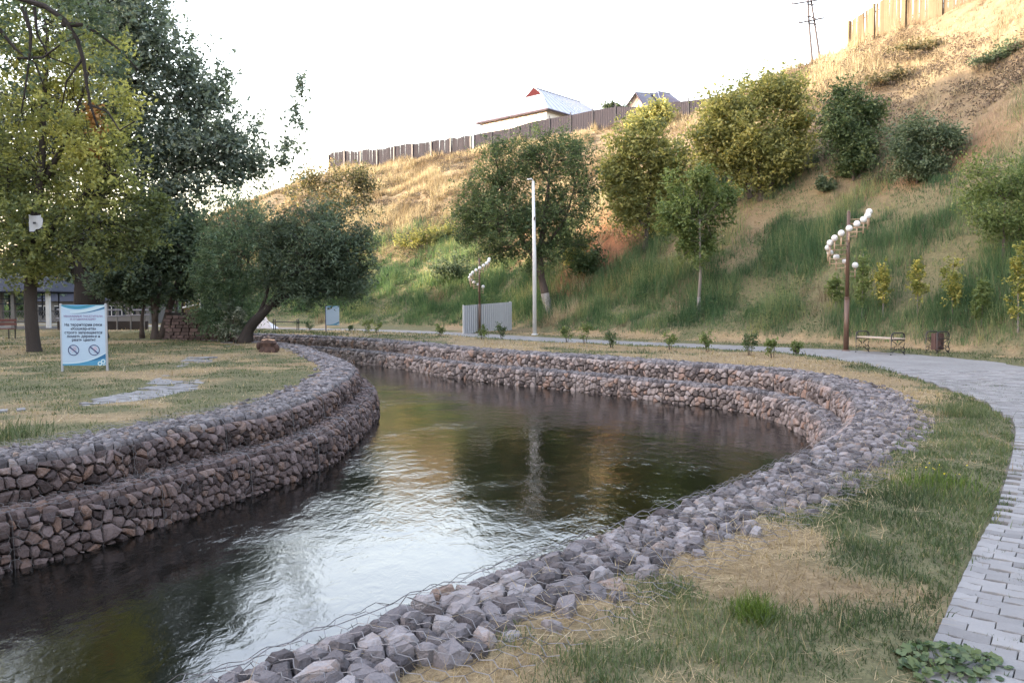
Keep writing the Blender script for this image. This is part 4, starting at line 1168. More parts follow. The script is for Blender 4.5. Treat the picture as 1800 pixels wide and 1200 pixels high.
# ---- street lamps with a spiral of globes
def spiral_lamp(label, px, py, d, scale):
    b = at_d(px, py, d); z0 = terrain(b[0], b[1])
    t = thing('street_lamp', label, 'street lamp', (b[0], b[1], z0), 0, 'spiral lamps with white globes')
    t.scale = (scale,) * 3
    MB().tube([(0, 0, -.1), (0, 0, 1.75)], .085, 12).tube([(0, 0, 1.74), (0, 0, 1.78)], [.1, .075], 12).build('lower_pole', M['brown_paint'], t, True)
    MB().tube([(0, 0, 1.7), (0, 0, 4.55)], [.062, .055], 12).sphere((0, 0, 4.55), .057, 10, 6).build('upper_pole', M['brown_paint'], t, True)
    MB().tube([(0, 0, -.02), (0, 0, .05)], [.16, .12], 12).build('foot_plate', M['brown_paint'], t, True)
    for k in range(13):
        th = -math.radians(math.degrees(math.atan2(b[0], b[1])) + (22 * k if k <= 8 else 176 + 29 * (k - 8)))
        z = 4.22 - k * .142
        c, s = math.cos(th) * .61, math.sin(th) * .61
        a = MB()
        a.tube([(c * .09, s * .09, z - .05), (c, s, z - .05)], .013, 6).tube([(c * .09, s * .09, z + .10), (c, s, z + .10)], .013, 6)
        a.tube([(c, s, z - .12), (c, s, z + .22)], .022, 8)
        a.tube([(c, s, z + .20), (c, s, z + .24)], [.03, .055], 10)
        ao = a.build('lamp_arm', M['sunlit_brown_paint'], t, True)  # brown arms, with the sunlight on them put into the tan colour
        MB().sphere((c, s, z + .325), .105, 16, 10).build('lamp_globe', M['globe_glass'], ao, True)
    return t
spiral_lamp('brown spiral lamp with white globes beside the bench on the right', 1487, 613, 26.3, 1.0)
spiral_lamp('far spiral lamp with white globes in front of the grey metal sheet fence', 843, 585, 41.0, .82)

# ---- white post lamp
b = at_d(940, 590, 37.3); z0 = terrain(b[0], b[1])
t = thing('lamp_post', 'tall white post with a small lamp head in front of the big dense tree', 'lamp post', (b[0], b[1], z0))
MB().tube([(0, 0, -.1), (-.02, 0, 3.6), (-.085, 0, 7.15)], [.098, .09, .06], 12).build('post', M['white_paint'], t, True)
MB().tube([(0, 0, 0), (0, 0, .06)], [.16, .15], 12).build('foot_plate', M['white_paint'], t, True)
h = MB(); h.tube([(-.085, 0, 7.1), (-.12, -.02, 7.2), (-.2, -.05, 7.23)], .03, 8)
ho = h.build('head_bracket', M['white_paint'], t, True)
MB().prism([(-.1, -.055), (.1, -.07), (.13, 0), (.1, .07), (-.1, .055)], -.03, .03, frame((-.26, -.06, 7.235), (.97, .2, .1), (-.2, .97, 0), (-.1, 0, .99))).build('lamp_head', M['white_paint'], ho)
MB().tube([(-.03, -.1, 5.35), (-.03, -.1, 5.5)], .03, 8).build('cable_clamp', M['black_iron'], t)

# ---- bench and litter bin with wrought iron sides
def iron_side(mb, o, wv, depth, h, seat):
    """one ornate side frame in the vertical plane spanned by wv: hoop, legs and scrolls"""
    o = np.array(o, float); wv = np.array(wv, float)
    def q(a, z): return o + wv * a + np.array((0, 0, z))
    r = .045
    hoop = [q(0, 0)] + [q(0, h - .09)] + [q(.03, h - .03), q(.09, h)] + [q(depth - .09, h), q(depth - .03, h - .03), q(depth, h - .09)] + [q(depth, seat - .16)]
    mb.tube(hoop, .02, 7)
    mb.tube([q(depth, seat - .14), q(depth - .03, seat - .26), q(depth + .02, seat - .33), q(depth + .02, seat - .40), q(depth - .06, seat - .42), q(depth - .1, seat - .38)], .016, 6)
    mb.tube([q(depth - .03, seat - .42), q(depth + .02, 0)], .018, 6)
    mb.tube([q(0, seat - .03), q(depth, seat - .03)], .018, 6)
    for sgn in (0, 1):
        f = (lambda a: a) if sgn == 0 else (lambda a: depth - a)
        mb.tube([q(f(.02), seat - .06), q(f(.10), seat - .09), q(f(.2), seat - .16), q(f(.24), seat - .26), q(f(.2), seat - .33), q(f(.13), seat - .31), q(f(.12), seat - .25), q(f(.16), seat - .23)], .013, 6)
        mb.tube([q(f(.0), seat - .30), q(f(.08), seat - .27), q(f(.13), seat - .36), q(f(.06), seat - .41), q(f(0), seat - .38)], .012, 6)
        mb.tube([q(f(.05), h - .02), q(f(.07), seat + .05), q(f(.12), seat - .02)], .010, 5)
    mb.tube([q(0, .03), q(-.04, 0), q(.05, 0)], .018, 6)

ub = np.array((.30, -.954, 0)); wb = np.array((.954, .30, 0))
b = np.array((11.05, 25.55, 0)); z0 = terrain(b[0], b[1])
t = thing('park_bench', 'backless bench of pale slats between ornate black iron ends', 'bench', (b[0], b[1], z0))
for a in (0.0, 1.5):
    m_ = MB(); iron_side(m_, ub * a, wb, .5, .68, .50); m_.build('side_frame', M['black_iron'], t, True)
for k in range(5):
    o = wb * (.06 + k * .095) + ub * .75 + np.array((0, 0, .505))
    MB().box(o, (1.62, .075, .035), np.stack([ub, wb, (0, 0, 1)], 1), .3 + .1 * k).build('slat', M['bench_wood'], t)
b = np.array((12.75, 24.5, 0)); z0 = terrain(b[0], b[1])
t = thing('litter_bin', 'dark brown slatted litter bin hung between two black iron hoops', 'litter bin', (b[0], b[1], z0))
for a in (0.0, .42):
    m_ = MB(); iron_side(m_, ub * a, wb, .46, .66, .48); m_.build('side_frame', M['black_iron'], t, True)
cx = ub * .21 + wb * .23
for k in range(14):
    th = 2 * math.pi * k / 14
    o = cx + .165 * (math.cos(th) * ub + math.sin(th) * wb) + np.array((0, 0, .36))
    MB().box(o, (.018, .066, .5), rotz(math.atan2(o[1] - cx[1], o[0] - cx[0])), .2 + .05 * (k % 7)).build('slat', M['bin_wood'], t)
m_ = MB()
for z in (.2, .5): m_.tube([tuple(cx + .152 * (math.cos(a) * ub + math.sin(a) * wb) + np.array((0, 0, z))) for a in np.linspace(0, 2 * math.pi, 17)], .01, 5, cap=False)
m_.prism([(.145 * math.cos(a), .145 * math.sin(a)) for a in np.linspace(0, 2 * math.pi, 16, endpoint=False)], .12, .14, frame((cx[0], cx[1], 0), (1, 0, 0), (0, 1, 0), (0, 0, 1)))
m_.build('bin_liner', M['black_iron'], t)

# ---- grey profiled metal sheets standing by the far path
p0 = np.array((-2.45, 40.3, 0)); p1 = np.array((-.05, 43.6, 0))
t = thing('metal_fence', 'short fence of grey corrugated metal sheets behind the far spiral lamp', 'metal fence', (p0[0], p0[1], 0))
dv = p1 - p0; Ltot = np.linalg.norm(dv); dv /= Ltot; nv = np.array((dv[1], -dv[0], 0))
zt0, zt1 = at_d(805, 537, p0[1])[2], at_d(893, 530.5, p1[1])[2]
def corr_sheet(a0, a1, mat_, name, parent, depth=.045, pitch=.17, zb=(0, 0), off=0., tint=.5):
    n = int((a1 - a0) / pitch * 6)
    aa = np.linspace(a0, a1, n + 1); ph = ((aa - a0) / pitch) % 1
    w_ = np.interp(ph, [0, .15, .45, .6, 1], [0, 1, 1, 0, 0]) * depth
    P = dv[None] * aa[:, None] + nv[None] * (w_ + off)[:, None]
    k = aa / Ltot
    bot = P + np.stack([0 * k, 0 * k, np.array([terrain(*(p0 + dv * a)[:2]) for a in (a0, a1)])[0] * np.ones_like(k) + .02], 1)
    top = P + np.stack([0 * k, 0 * k, zt0 + (zt1 - zt0) * k], 1)
    V = np.vstack([bot, top, bot - nv * .003, top - nv * .003]); m = n + 1; i = np.arange(n)
    Q = np.concatenate([np.stack([i, i + 1, m + i + 1, m + i], 1), np.stack([2 * m + i + 1, 2 * m + i, 3 * m + i, 3 * m + i + 1], 1), np.stack([m + i, m + i + 1, 3 * m + i + 1, 3 * m + i], 1)])
    MB().add(V, Q, tint=tint).build(name, mat_, parent)
ns = 4
for k in range(ns):
    corr_sheet(Ltot * k / ns - (.04 if k else 0), Ltot * (k + 1) / ns, M['zinc_sheet'], 'sheet', t, off=.004 * (k % 2), tint=.35 + .12 * k)
for a in (0.03, Ltot - .03):
    q = dv * a - nv * .05
    MB().tube([q + np.array((0, 0, -.05)), q + np.array((0, 0, zt0 + (zt1 - zt0) * a / Ltot + .03))], .03, 8).build('post', M['white_paint'], t)
MB().tube([dv * .03 - nv * .03 + np.array((0, 0, .4)), dv * (Ltot - .03) - nv * .03 + np.array((0, 0, .4))], .02, 6).build('rail', M['sheet_post'], t)

# ---- notice boards
def lettering(text, size, mat_, parent, F, name='lettering', bold=.0):
    cu = bpy.data.curves.new('lettering', 'FONT'); cu.body = text; cu.size = size; cu.align_x = 'CENTER'; cu.align_y = 'CENTER'; cu.extrude = .0008; cu.offset = bold; cu.resolution_u = 2
    ob = bpy.data.objects.new('lettering_source', cu); COL.objects.link(ob)
    bpy.context.view_layer.update()
    me = bpy.data.meshes.new_from_object(ob.evaluated_get(bpy.context.evaluated_depsgraph_get()))
    bpy.data.objects.remove(ob); bpy.data.curves.remove(cu)
    me.materials.clear(); me.materials.append(M[mat_])
    o = link(name, me, parent, 'stuff'); o.matrix_local = Matrix([list(map(float, r)) for r in F])
    return o

def flat_poly(name, poly, mat_, parent, F, z0=.0, z1=.0015, ring=None):
    m_ = MB()
    if ring is None:
        # strip between upper and lower outlines
        up, lo = poly
        n = len(up)
        V = np.array([(x, y, z1) for x, y in up] + [(x, y, z1) for x, y in lo]); 
        Q = [(n + i, n + i + 1, i + 1, i) for i in range(n - 1)]
    else:
        (cx, cy, r0, r1) = ring; n = 40
        a = np.linspace(0, 2 * math.pi, n, endpoint=False)
        V = np.array([(cx + r0 * math.cos(q), cy + r0 * math.sin(q), z1) for q in a] + [(cx + r1 * math.cos(q), cy + r1 * math.sin(q), z1) for q in a])
        Q = [(i, n + i, n + (i + 1) % n, (i + 1) % n) for i in range(n)]
    Fm = np.array(F); V = V @ Fm[:3, :3].T + Fm[:3, 3]
    m_.add(V, Q)
    return m_.build(name, M[mat_], parent)

def notice_board(label, o, yaw, W, H, zb, full=True, posts=(True, True)):
    t = thing('notice_board', label, 'notice board', (o[0], o[1], o[2]), yaw, 'blue notice boards on posts')
    for k, s in enumerate((-1, 1)):
        if posts[k]:
            MB().box((s * (W / 2 + .012), .012, (zb + H) / 2 + .02 - .06), (.04, .04, zb + H + .14)).build('post', M['zinc_sheet'] if full else M['sign_navy'], t)
    pn = MB().box((0, 0, zb + H / 2), (W - .01, .02, H)).build('panel', M['sign_blue'], t)
    F = frame((0, -.0105, zb), (1, 0, 0), (0, 0, 1), (0, -1, 0))
    x = np.linspace(-W / 2 + .006, W / 2 - .006, 40); k = (x / W + .5)
    T = H - .004
    # swooshes along the top
    e1 = T - .075 * H * np.sin(np.clip(k * 1.25, 0, 1) * math.pi) ** .8 * (1 - .4 * k) - .012 * H
    top = np.full_like(x, T)
    flat_poly('swoosh', (list(zip(x, top)), list(zip(x, np.minimum(e1, T - .003)))), 'sign_mid', pn, F, z1=.0015)
    e2 = T - .045 * H * np.sin(np.clip(k * 1.4, 0, 1) * math.pi) - .006 * H
    flat_poly('swoosh', (list(zip(x, np.minimum(top, e2 + .02 * H))), list(zip(x, np.minimum(e2, T - .002)))), 'sign_teal', pn, F, z1=.0025)
    c1 = T - .105 * H + .105 * H * np.clip((k - .25) / .75, 0, 1) ** 1.7
    flat_poly('swoosh', (list(zip(x[8:], c1[8:] - .0)), list(zip(x[8:], c1[8:] - .028 * H * np.sin(k[8:] * 2.6)))), 'sign_light', pn, F, z1=.0045)
    c2 = T - .145 * H + .085 * H * np.clip((k - .3) / .7, 0, 1) ** 1.8
    flat_poly('swoosh', (list(zip(x[10:], c2[10:] + .032 * H * k[10:] ** 2)), list(zip(x[10:], c2[10:]))), 'sign_dark', pn, F, z1=.0035)
    flat_poly('swoosh', (list(zip(x, np.minimum(e1, T - .003))), list(zip(x, np.minimum(e1, T - .003) - .012 * H))), 'sign_light', pn, F, z1=.003)
    # bottom wave and emblem
    b1 = .03 * H + .17 * H * np.clip((k - .05) / .95, 0, 1) ** 2.4
    bot = np.full_like(x, .004)
    flat_poly('wave', (list(zip(x, b1 + .016 * H)), list(zip(x, b1 - .002))), 'sign_light', pn, F, z1=.0025)
    flat_poly('wave', (list(zip(x, b1)), list(zip(x, bot))), 'sign_mid', pn, F, z1=.0035)
    flat_poly('wave', (list(zip(x[24:], b1[24:])), list(zip(x[24:], b1[24:] - .07 * H * np.clip((k[24:] - .6) / .4, 0, 1)))), 'sign_dark', pn, F, z1=.0045)
    u = W
    for cx, cy, r in ((.36 * u, .045 * u, .052), (.435 * u, .095 * u, .052), (.455 * u, .03 * u, .03)):
        flat_poly('emblem', None, 'sign_light', pn, F, z1=.006, ring=(cx, cy, r * u, r * u * .5))
    if full:
        def line(txt, y, s, mt, bd): lettering(txt, s, mt, pn, frame((0, -.0125, zb + y), (1, 0, 0), (0, 0, 1), (0, -1, 0)), bold=bd)
        line('УВАЖАЕМЫЕ ПОСЕТИТЕЛИ', .81 * H, .062, 'sign_purple', .0006)
        line('И ОТДЫХАЮЩИЕ!', .762 * H, .062, 'sign_purple', .0006)
        for txt, y in (('На территории реки', .672), ('«Кошкар-ата»', .607), ('строго запрещается', .543), ('ломать деревья и', .482), ('рвать цветы!', .422)):
            line(txt, y * H, .084, 'sign_ink', .0018)
        for cx, kind in ((-.235 * W, 0), (.235 * W, 1)):
            cy = .255 * H; r = .128 * W
            # tree twig and flower pictograms under the prohibition ring
            if kind == 0:
                m_ = MB(); 
                for x0, y0, x1, y1, w_ in ((-.04, -.06, .0, .0, .012), (0, 0, .05, .04, .01), (0, 0, .0, .07, .01), (-.02, -.03, -.07, .0, .008), (0, .03, .05, .075, .008), (.02, .015, .07, .0, .008)):
                    m_.tube([(cx + x0, -.0135, zb + cy + y0), (cx + x1, -.0135, zb + cy + y1)], w_ / 2, 4)
                for a in range(6): m_.sphere((cx + .055 * math.cos(a), -.0135, zb + cy + .04 + .035 * math.sin(a)), .014, 6, 4, sq=(1, .1, 1))
                m_.build('twig_pictogram', M['sign_icon'], pn)
            else:
                m_ = MB()
                for a in range(5): m_.sphere((cx + .02 + .03 * math.cos(a * 1.2566), -.0135, zb + cy + .035 + .03 * math.sin(a * 1.2566)), .02, 7, 5, sq=(1, .08, 1))
                m_.tube([(cx + .02, -.0135, zb + cy + .03), (cx - .0, -.0135, zb + cy - .07)], .005, 4)
                m_.build('flower_pictogram', M['sign_icon'], pn)
            flat_poly('ring', None, 'sign_navy', pn, F, z1=.0065, ring=(cx, cy, r, r * .86))
            m_ = MB(); m_.box((cx, -.0175, zb + cy), (2 * r * .95, .0012, .028), np.array(((math.cos(.72), 0, math.sin(.72)), (0, 1, 0), (-math.sin(.72), 0, math.cos(.72))))); m_.build('slash', M['sign_navy'], pn)
    return t
s0 = at_z(149, 654)
notice_board('pale blue notice board with Cyrillic text and two prohibition signs on the lawn', (s0[0], s0[1], terrain(s0[0], s0[1])), math.radians(4), .96, 1.375, .13)
s0 = at_d(585, 583, 40.6)
notice_board('far blank looking pale blue notice board beside the path', (s0[0], s0[1], terrain(s0[0], s0[1])), math.radians(-6), .70, .98, .36, full=False, posts=(True, False))

# ---- stump on the lawn tip
b = at_z(472, 620); z0 = terrain(b[0], b[1])
t = thing('tree_stump', 'short reddish brown tree stump near the tip of the lawn', 'tree stump', (b[0], b[1], z0))
m_ = MB(); R = random.Random(4); n = 18; rings = []
lob = [R.uniform(.84, 1.16) for _ in range(n)]
for z, s in ((-.06, 1.3), (.05, 1.16), (.16, 1.0), (.28, 1.08), (.37, .86)):
    rings += [(.25 * s * lob[k] * R.uniform(.94, 1.06) * math.cos(2 * math.pi * k / n), .25 * s * lob[k] * R.uniform(.94, 1.06) * math.sin(2 * math.pi * k / n), z + (R.uniform(-.03, .03) if z > .3 else 0)) for k in range(n)]
Q = [(r * n + k, r * n + (k + 1) % n, (r + 1) * n + (k + 1) % n, (r + 1) * n + k) for r in range(4) for k in range(n)]
m_.add(rings, Q, tint=[R.random() for _ in Q]).build('bark_side', M['stump_bark'], t)
MB().add(np.vstack([np.array(rings[-n:]) * (1, 1, 1) + (0, 0, .002), [(0, 0, .40)]]), None, [(k, (k + 1) % n, n) for k in range(n)]).build('cut_face', M['stump_wood'], t)
m_ = MB(); m_.sphere((.27, -.1, .12), .11, 9, 6, sq=(1, .8, 1.2)).sphere((-.29, -.06, .18), .1, 9, 6, sq=(.7, .8, 1.2)); m_.build('burl', M['stump_bark'], t)

# ---- white sheet tied to the yellow tree
c = at_d(62, 391, 24.1)
F = frame(c, (.99, .08, 0), (0, 0, 1), (.08, -.99, 0))
m_ = MB(); gx_ = np.linspace(-1, 1, 7); gy_ = np.linspace(-1, 1, 7); V = []
for y in gy_:
    for x in gx_:
        V.append((x * .215 * (1 - .10 * (y < 0) * -y), y * .20 + .05 * (abs(x) ** 3) * (y > .5) - .07 * (x < -.2) * (y < -.6), .035 * math.sin(x * 2.2 + y) - .03 * x * x))
V = np.array(V) @ F[:3, :3].T + F[:3, 3]
Q = [(j * 7 + i, j * 7 + i + 1, j * 7 + 8 + i, j * 7 + 7 + i) for j in range(6) for i in range(6)]
V = np.vstack([V, V + np.array((0, .004, 0))]); Q2 = Q + [(a + 49, d_ + 49, c_ + 49, b_ + 49) for a, b_, c_, d_ in Q]
rootb = m_.add(V, Q2).build('white_sheet', M['bag_white'], None, True)
rootb.location = (0, 0, 0)
tag(rootb, 'small white plastic sheet hanging on the trunk of the yellow tree', 'plastic sheet')
mk = MB(); mk.prism([(-.045, -.03), (.045, -.03), (.045, .03), (-.045, .03)], .0, .004, frame(c + np.array((0, -.045, -.02)), (1, 0, 0), (0, 0, 1), (0, -1, 0)))
mk.build('printed_mark', M['sheet_post'], rootb)

# ---- fences on the crest
def crest_pts(pix, ds):
    return [at_d(px, py, d) for (px, py), d in zip(pix, ds)]
def top_line(pts, step):
    return resample(np.array(pts, float), step)

def plank_fence(label, pts, heights, mat_, bw, gap, post_every, seed, group='plank fences on the crest'):
    """pts: ground line in plan; one object per plank"""
    R = random.Random(seed)
    P = resample(np.column_stack([np.array(pts, float)[:, :2], np.array(heights)]), bw + gap)
    o = (P[0, 0], P[0, 1], terrain(P[0, 0], P[0, 1]))
    t = thing('plank_fence', label, 'fence', o, 0, group)
    shared = {}
    for k in range(len(P) - 1):
        x, y, h = P[k]
        a = math.atan2(P[k + 1, 1] - y, P[k + 1, 0] - x)
        z = terrain(x, y)
        if k % post_every == 0:
            MB().box((0, 0, h / 2 + .05), (.16, .14, h + .5)).build('post', M['sheet_post'] if mat_ == 'weathered_plank' else M[mat_], t)
            ob = bpy.data.objects[-1] if False else None
            pst = [c_ for c_ in COL.objects if c_.parent == t and c_.name.startswith('post')][-1] if False else None
        key = R.randrange(6)
        if key not in shared:
            m_ = MB(); w_ = bw * R.uniform(.93, 1.0)
            m_.prism([(-w_ / 2, 0), (w_ / 2, 0), (w_ / 2, .985), (w_ * .1, 1.0), (-w_ / 2, .985)], -.012, .012, frame((0, 0, 0), (1, 0, 0), (0, 0, 1), (0, -1, 0)), R.random())
            shared[key] = m_.mesh('plank', M[mat_])
        b_ = bpy.data.objects.new('plank', shared[key]); COL.objects.link(b_); b_.parent = t
        b_.location = (x - o[0], y - o[1], z - o[2] - .15); b_.scale = (1, 1, h + .15 + R.uniform(-.012, .012)); b_.rotation_euler = (0, R.gauss(0, .012), a)
    # rails
    rl = MB(); 
    rr = P[::max(1, post_every // 2)]
    for f in (.25, .8):
        rl = MB().tube([(x - o[0] + .03, y - o[1] + .05, terrain(x, y) - o[2] + h * f) for x, y, h in rr], .035, 4)
        rl.build('rail', M[mat_], t)
    return t, P, o

def fix_posts(t, P, o, post_every, mat_, hadd=.12):
    for c_ in [c_ for c_ in COL.objects if c_.parent == t and c_.name.split('.')[0] == 'post']:
        bpy.data.objects.remove(c_)
    for k in range(0, len(P), post_every):
        x, y, h = P[k]; z = terrain(x, y)
        q = P[min(k + 1, len(P) - 1)] - P[max(k - 1, 0)]; a = math.atan2(q[1], q[0])
        ob = MB().box((0, 0, h / 2 - .2), (.15, .13, h + .4 + hadd)).build('post', M[mat_], t)
        n_ = np.array((math.sin(a), -math.cos(a)))
        if n_ @ np.array((x, y)) > 0: n_ = -n_
        ob.location = (x - o[0] + n_[0] * .09, y - o[1] + n_[1] * .09, z - o[2]); ob.rotation_euler = (0, 0, a)

A = lambda px, d: ((px - 900) / FPX * d, d)
def fence_h(line, tops):
    """heights that bring the top of the fence to the surveyed pixel row"""
    hs = []
    for (x, y), (px, py) in zip(line, tops):
        hs.append(max(1.2, at_d(px, py, y)[2] - terrain(x, y)))
    return hs
l1 = [A(582, 104.5), A(640, 101), A(700, 97.5), A(770, 94), A(832, 91)]
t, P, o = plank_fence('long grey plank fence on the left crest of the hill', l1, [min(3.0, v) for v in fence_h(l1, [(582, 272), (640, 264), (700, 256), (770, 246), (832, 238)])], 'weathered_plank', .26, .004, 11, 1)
fix_posts(t, P, o, 11, 'sheet_post')
l3 = [A(1484, 54.2), A(1520, 52.3), A(1560, 50.6), A(1640, 48.0), A(1740, 45.8), A(1850, 44)]
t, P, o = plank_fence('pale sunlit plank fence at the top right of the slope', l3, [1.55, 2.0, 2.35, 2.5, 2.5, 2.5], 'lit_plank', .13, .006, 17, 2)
fix_posts(t, P, o, 17, 'lit_plank')
l2 = [A(834, 90.6), A(900, 87.0), A(935, 85.2), A(985, 83), A(1050, 80.2), A(1130, 76.8), A(1200, 74), A(1252, 72)]
h2 = [min(3.2, v) for v in fence_h(l2, [(834, 237), (900, 225), (935, 215), (985, 207), (1050, 197), (1130, 187), (1200, 178), (1252, 171)])]
P2 = resample(np.column_stack([np.array(l2), h2]), 2.6)
o = (P2[0, 0], P2[0, 1], terrain(P2[0, 0], P2[0, 1]))
t = thing('sheet_fence', 'dark grey sheet metal fence on the crest below the white house', 'fence', o)
for k in range(len(P2) - 1):
    a_, b_ = P2[k], P2[k + 1]
    n = 13; kk = np.linspace(0, 1, n * 4 + 1); ph = (kk * n) % 1
    dv_ = (b_ - a_)[:2]; nv_ = np.array((dv_[1], -dv_[0])); nv_ /= np.linalg.norm(nv_)
    off = np.interp(ph, [0, .2, .5, .7, 1], [0, 1, 1, 0, 0]) * .03
    xy = a_[None, :2] + dv_[None] * kk[:, None] + nv_[None] * off[:, None]
    za, zb_ = terrain(*a_[:2]), terrain(*b_[:2])
    bot = za + (zb_ - za) * kk - .4; top = np.maximum(za + a_[2] + (zb_ + b_[2] - za - a_[2]) * kk, bot + 1)
    V = np.vstack([np.column_stack([xy, bot]), np.column_stack([xy, top])]) - np.array(o); m = len(kk); i = np.arange(m - 1)
    V = np.vstack([V, V + np.array((-nv_[0] * .004, -nv_[1] * .004, 0))])
    Q = np.concatenate([np.stack([i, i + 1, m + i + 1, m + i], 1), np.stack([2 * m + i + 1, 2 * m + i, 3 * m + i, 3 * m + i + 1], 1)])
    MB().add(V, Q, tint=.3 + .4 * ((k * 37) % 10) / 10).build('sheet', M['dark_sheet'], t)
for k in range(len(P2)):
    x, y, h = P2[k]; z = terrain(x, y)
    n_ = -np.array((x, y)) / math.hypot(x, y)
    MB().box((x - o[0] + n_[0] * .10, y - o[1] + n_[1] * .10, z - o[2] + h / 2), (.11, .11, h + .5)).build('post', M['sheet_post'], t)

# ---- houses on the plateau
def house_main():
    C = np.array((3.77, 88.0)); u = np.array((-.75, .66)); v = np.array((.66, .75)); W, L = 9.6, 16.5
    zg = 18.3; ze = 22.6; zr = 26.4
    t = thing('house', 'white house with a pale sheet roof and a small red gable on the hilltop', 'house', (C[0], C[1], zg))
    g = lambda a, b, z: np.array((u[0] * a + v[0] * b, u[1] * a + v[1] * b, z - zg))
    def quad(mb, *p): mb.add(np.array(p), [(0, 1, 2, 3)]); return mb
    wl = MB()
    base = [(0, 0), (W, 0), (W, L), (0, L)]
    for k in range(4):
        a, b = base[k], base[(k + 1) % 4]
        wl.add([g(*a, zg - 1), g(*b, zg - 1), g(*b, ze), g(*a, ze)], [(0, 1, 2, 3)])
    wl.build('wall', M['plaster'], t)
    e = .55; zl = ze - .12
    # hip roof with a gablet: end hip rises to the gablet sill, the ridge runs back from it
    k = .76; zs = zl + (zr - zl) * k
    c = W / 2; rise = c + e
    p1 = -e + rise * k; 
    r = MB()
    E = [(-e, -e), (W + e, -e), (W + e, L + e), (-e, L + e)]
    s1, s2 = (c - rise * (1 - k), p1 * 1.0), (c + rise * (1 - k), p1 * 1.0)
    rb1 = (c, p1 + .0); rb2 = (c, L - c * .8)
    r.add([g(*E[0], zl), g(*E[1], zl), g(*s2, zs), g(*s1, zs)], [(0, 1, 2, 3)])
    r.add([g(*E[0], zl), g(*s1, zs), g(*rb1, zr), g(*rb2, zr), g(*E[3], zl)], [(0, 1, 2, 3)], [(0, 3, 4)])
    r.add([g(*E[1], zl), g(*s2, zs), g(*rb1, zr), g(*rb2, zr), g(*E[2], zl)], [(0, 3, 2, 1)], [(0, 4, 3)])
    r.add([g(*E[2], zl), g(*E[3], zl), g(*rb2, zr)], None, [(0, 1, 2)])
    r.build('roof', M['roof_sheet'], t)
    gb = MB(); off = -.02
    gb.add([g(s1[0], s1[1] + off, zs + .02), g(s2[0], s2[1] + off, zs + .02), g(rb1[0], rb1[1] + off, zr - .05)], None, [(0, 1, 2)])
    gb.build('gable', M['red_gable'], t)
    sf = MB()
    for k_ in range(4):
        a, b = E[k_], E[(k_ + 1) % 4]
        sf.tube([g(*a, zl - .07), g(*b, zl - .07)], .11, 4)
    sf.build('eave_board', M['roof_purple'], t)
    sf2 = MB().add([g(*E[0], zl - .05), g(*E[1], zl - .05), g(*E[2], zl - .05), g(*E[3], zl - .05)], [(0, 3, 2, 1)])
    sf2.build('soffit', M['pale_gable'], t)
    # raised seams of the roof sheets
    se = MB()
    for q in np.linspace(.06, .94, 15):
        a = np.array(E[0]) * (1 - q) + np.array(E[3]) * q
        b = np.array(rb1) * (1 - q) + np.array(rb2) * q
        if q > .0: se.tube([g(*a, zl + .03), g(*b, zr + .02)], .03, 3, cap=False)
    se.build('roof_seam', M['roof_sheet'], t)
    rc = MB().tube([g(*rb1, zr + .03), g(*rb2, zr + .03)], .09, 5).tube([g(*E[0], zl + .03), g(*s1, zs + .03), g(*rb1, zr + .03)], .06, 4); rc.build('ridge_cap', M['roof_sheet'], t)
house_main()
def house_small():
    d = 92; zg = 18.4
    a = at_d(1100, 200, d); 
    t = thing('house', 'smaller house with a pale gable and a purple grey roof on the hilltop', 'house', (a[0], d, zg))
    g = lambda px, py, dd: at_d(px, py, dd) - np.array((a[0], d, zg))
    wl = MB(); wl.add([g(1100, 250, d), g(1132, 250, d - 1.0), g(1132, 190, d - 1.0), g(1118, 166, d - .5), g(1100, 189, d)], [(0, 1, 2, 4)], [(2, 3, 4)])
    wl.add([g(1132, 250, d - 1), g(1195, 250, d + 5), g(1195, 188, d + 5), g(1132, 190, d - 1)], [(0, 1, 2, 3)])
    wl.build('wall', M['pale_gable'], t)
    r = MB(); r.add([g(1117, 163, d - .9), g(1135, 190, d - 1.4), g(1172, 190, d + 3), g(1150, 165, d + 5)], [(0, 1, 2, 3)])
    r.add([g(1117, 163, d - .9), g(1098, 190, d - .4), g(1120, 190, d + 7), g(1150, 165, d + 5)], [(0, 3, 2, 1)])
    r.build('roof', M['roof_purple'], t)
    r2 = MB(); p = [g(1146, 166, d + 3), g(1156, 161, d + 5), g(1178, 165, d + 6.5), g(1197, 179, d + 4), g(1163, 186, d + 2), g(1140, 178, d + 6)]
    r2.add(p, [(1, 2, 3, 4)], [(0, 1, 4), (0, 5, 1)]); r2.build('hipped_roof', M['roof_purple'], t)
    tr = MB().tube([g(1098, 191, d - .5), g(1117, 163, d - 1), g(1135, 191, d - 1.5)], .1, 4); tr.build('barge_board', M['roof_purple'], t)
    cp = MB().tube([g(1117, 162.5, d - .9), g(1150, 164.5, d + 5)], .07, 4).tube([g(1156, 160.5, d + 5), g(1163, 186, d + 1.9)], .06, 4).tube([g(1156, 160.5, d + 5), g(1178, 164.5, d + 6.4)], .06, 4); cp.build('ridge_cap', M['roof_sheet'], t)
house_small()

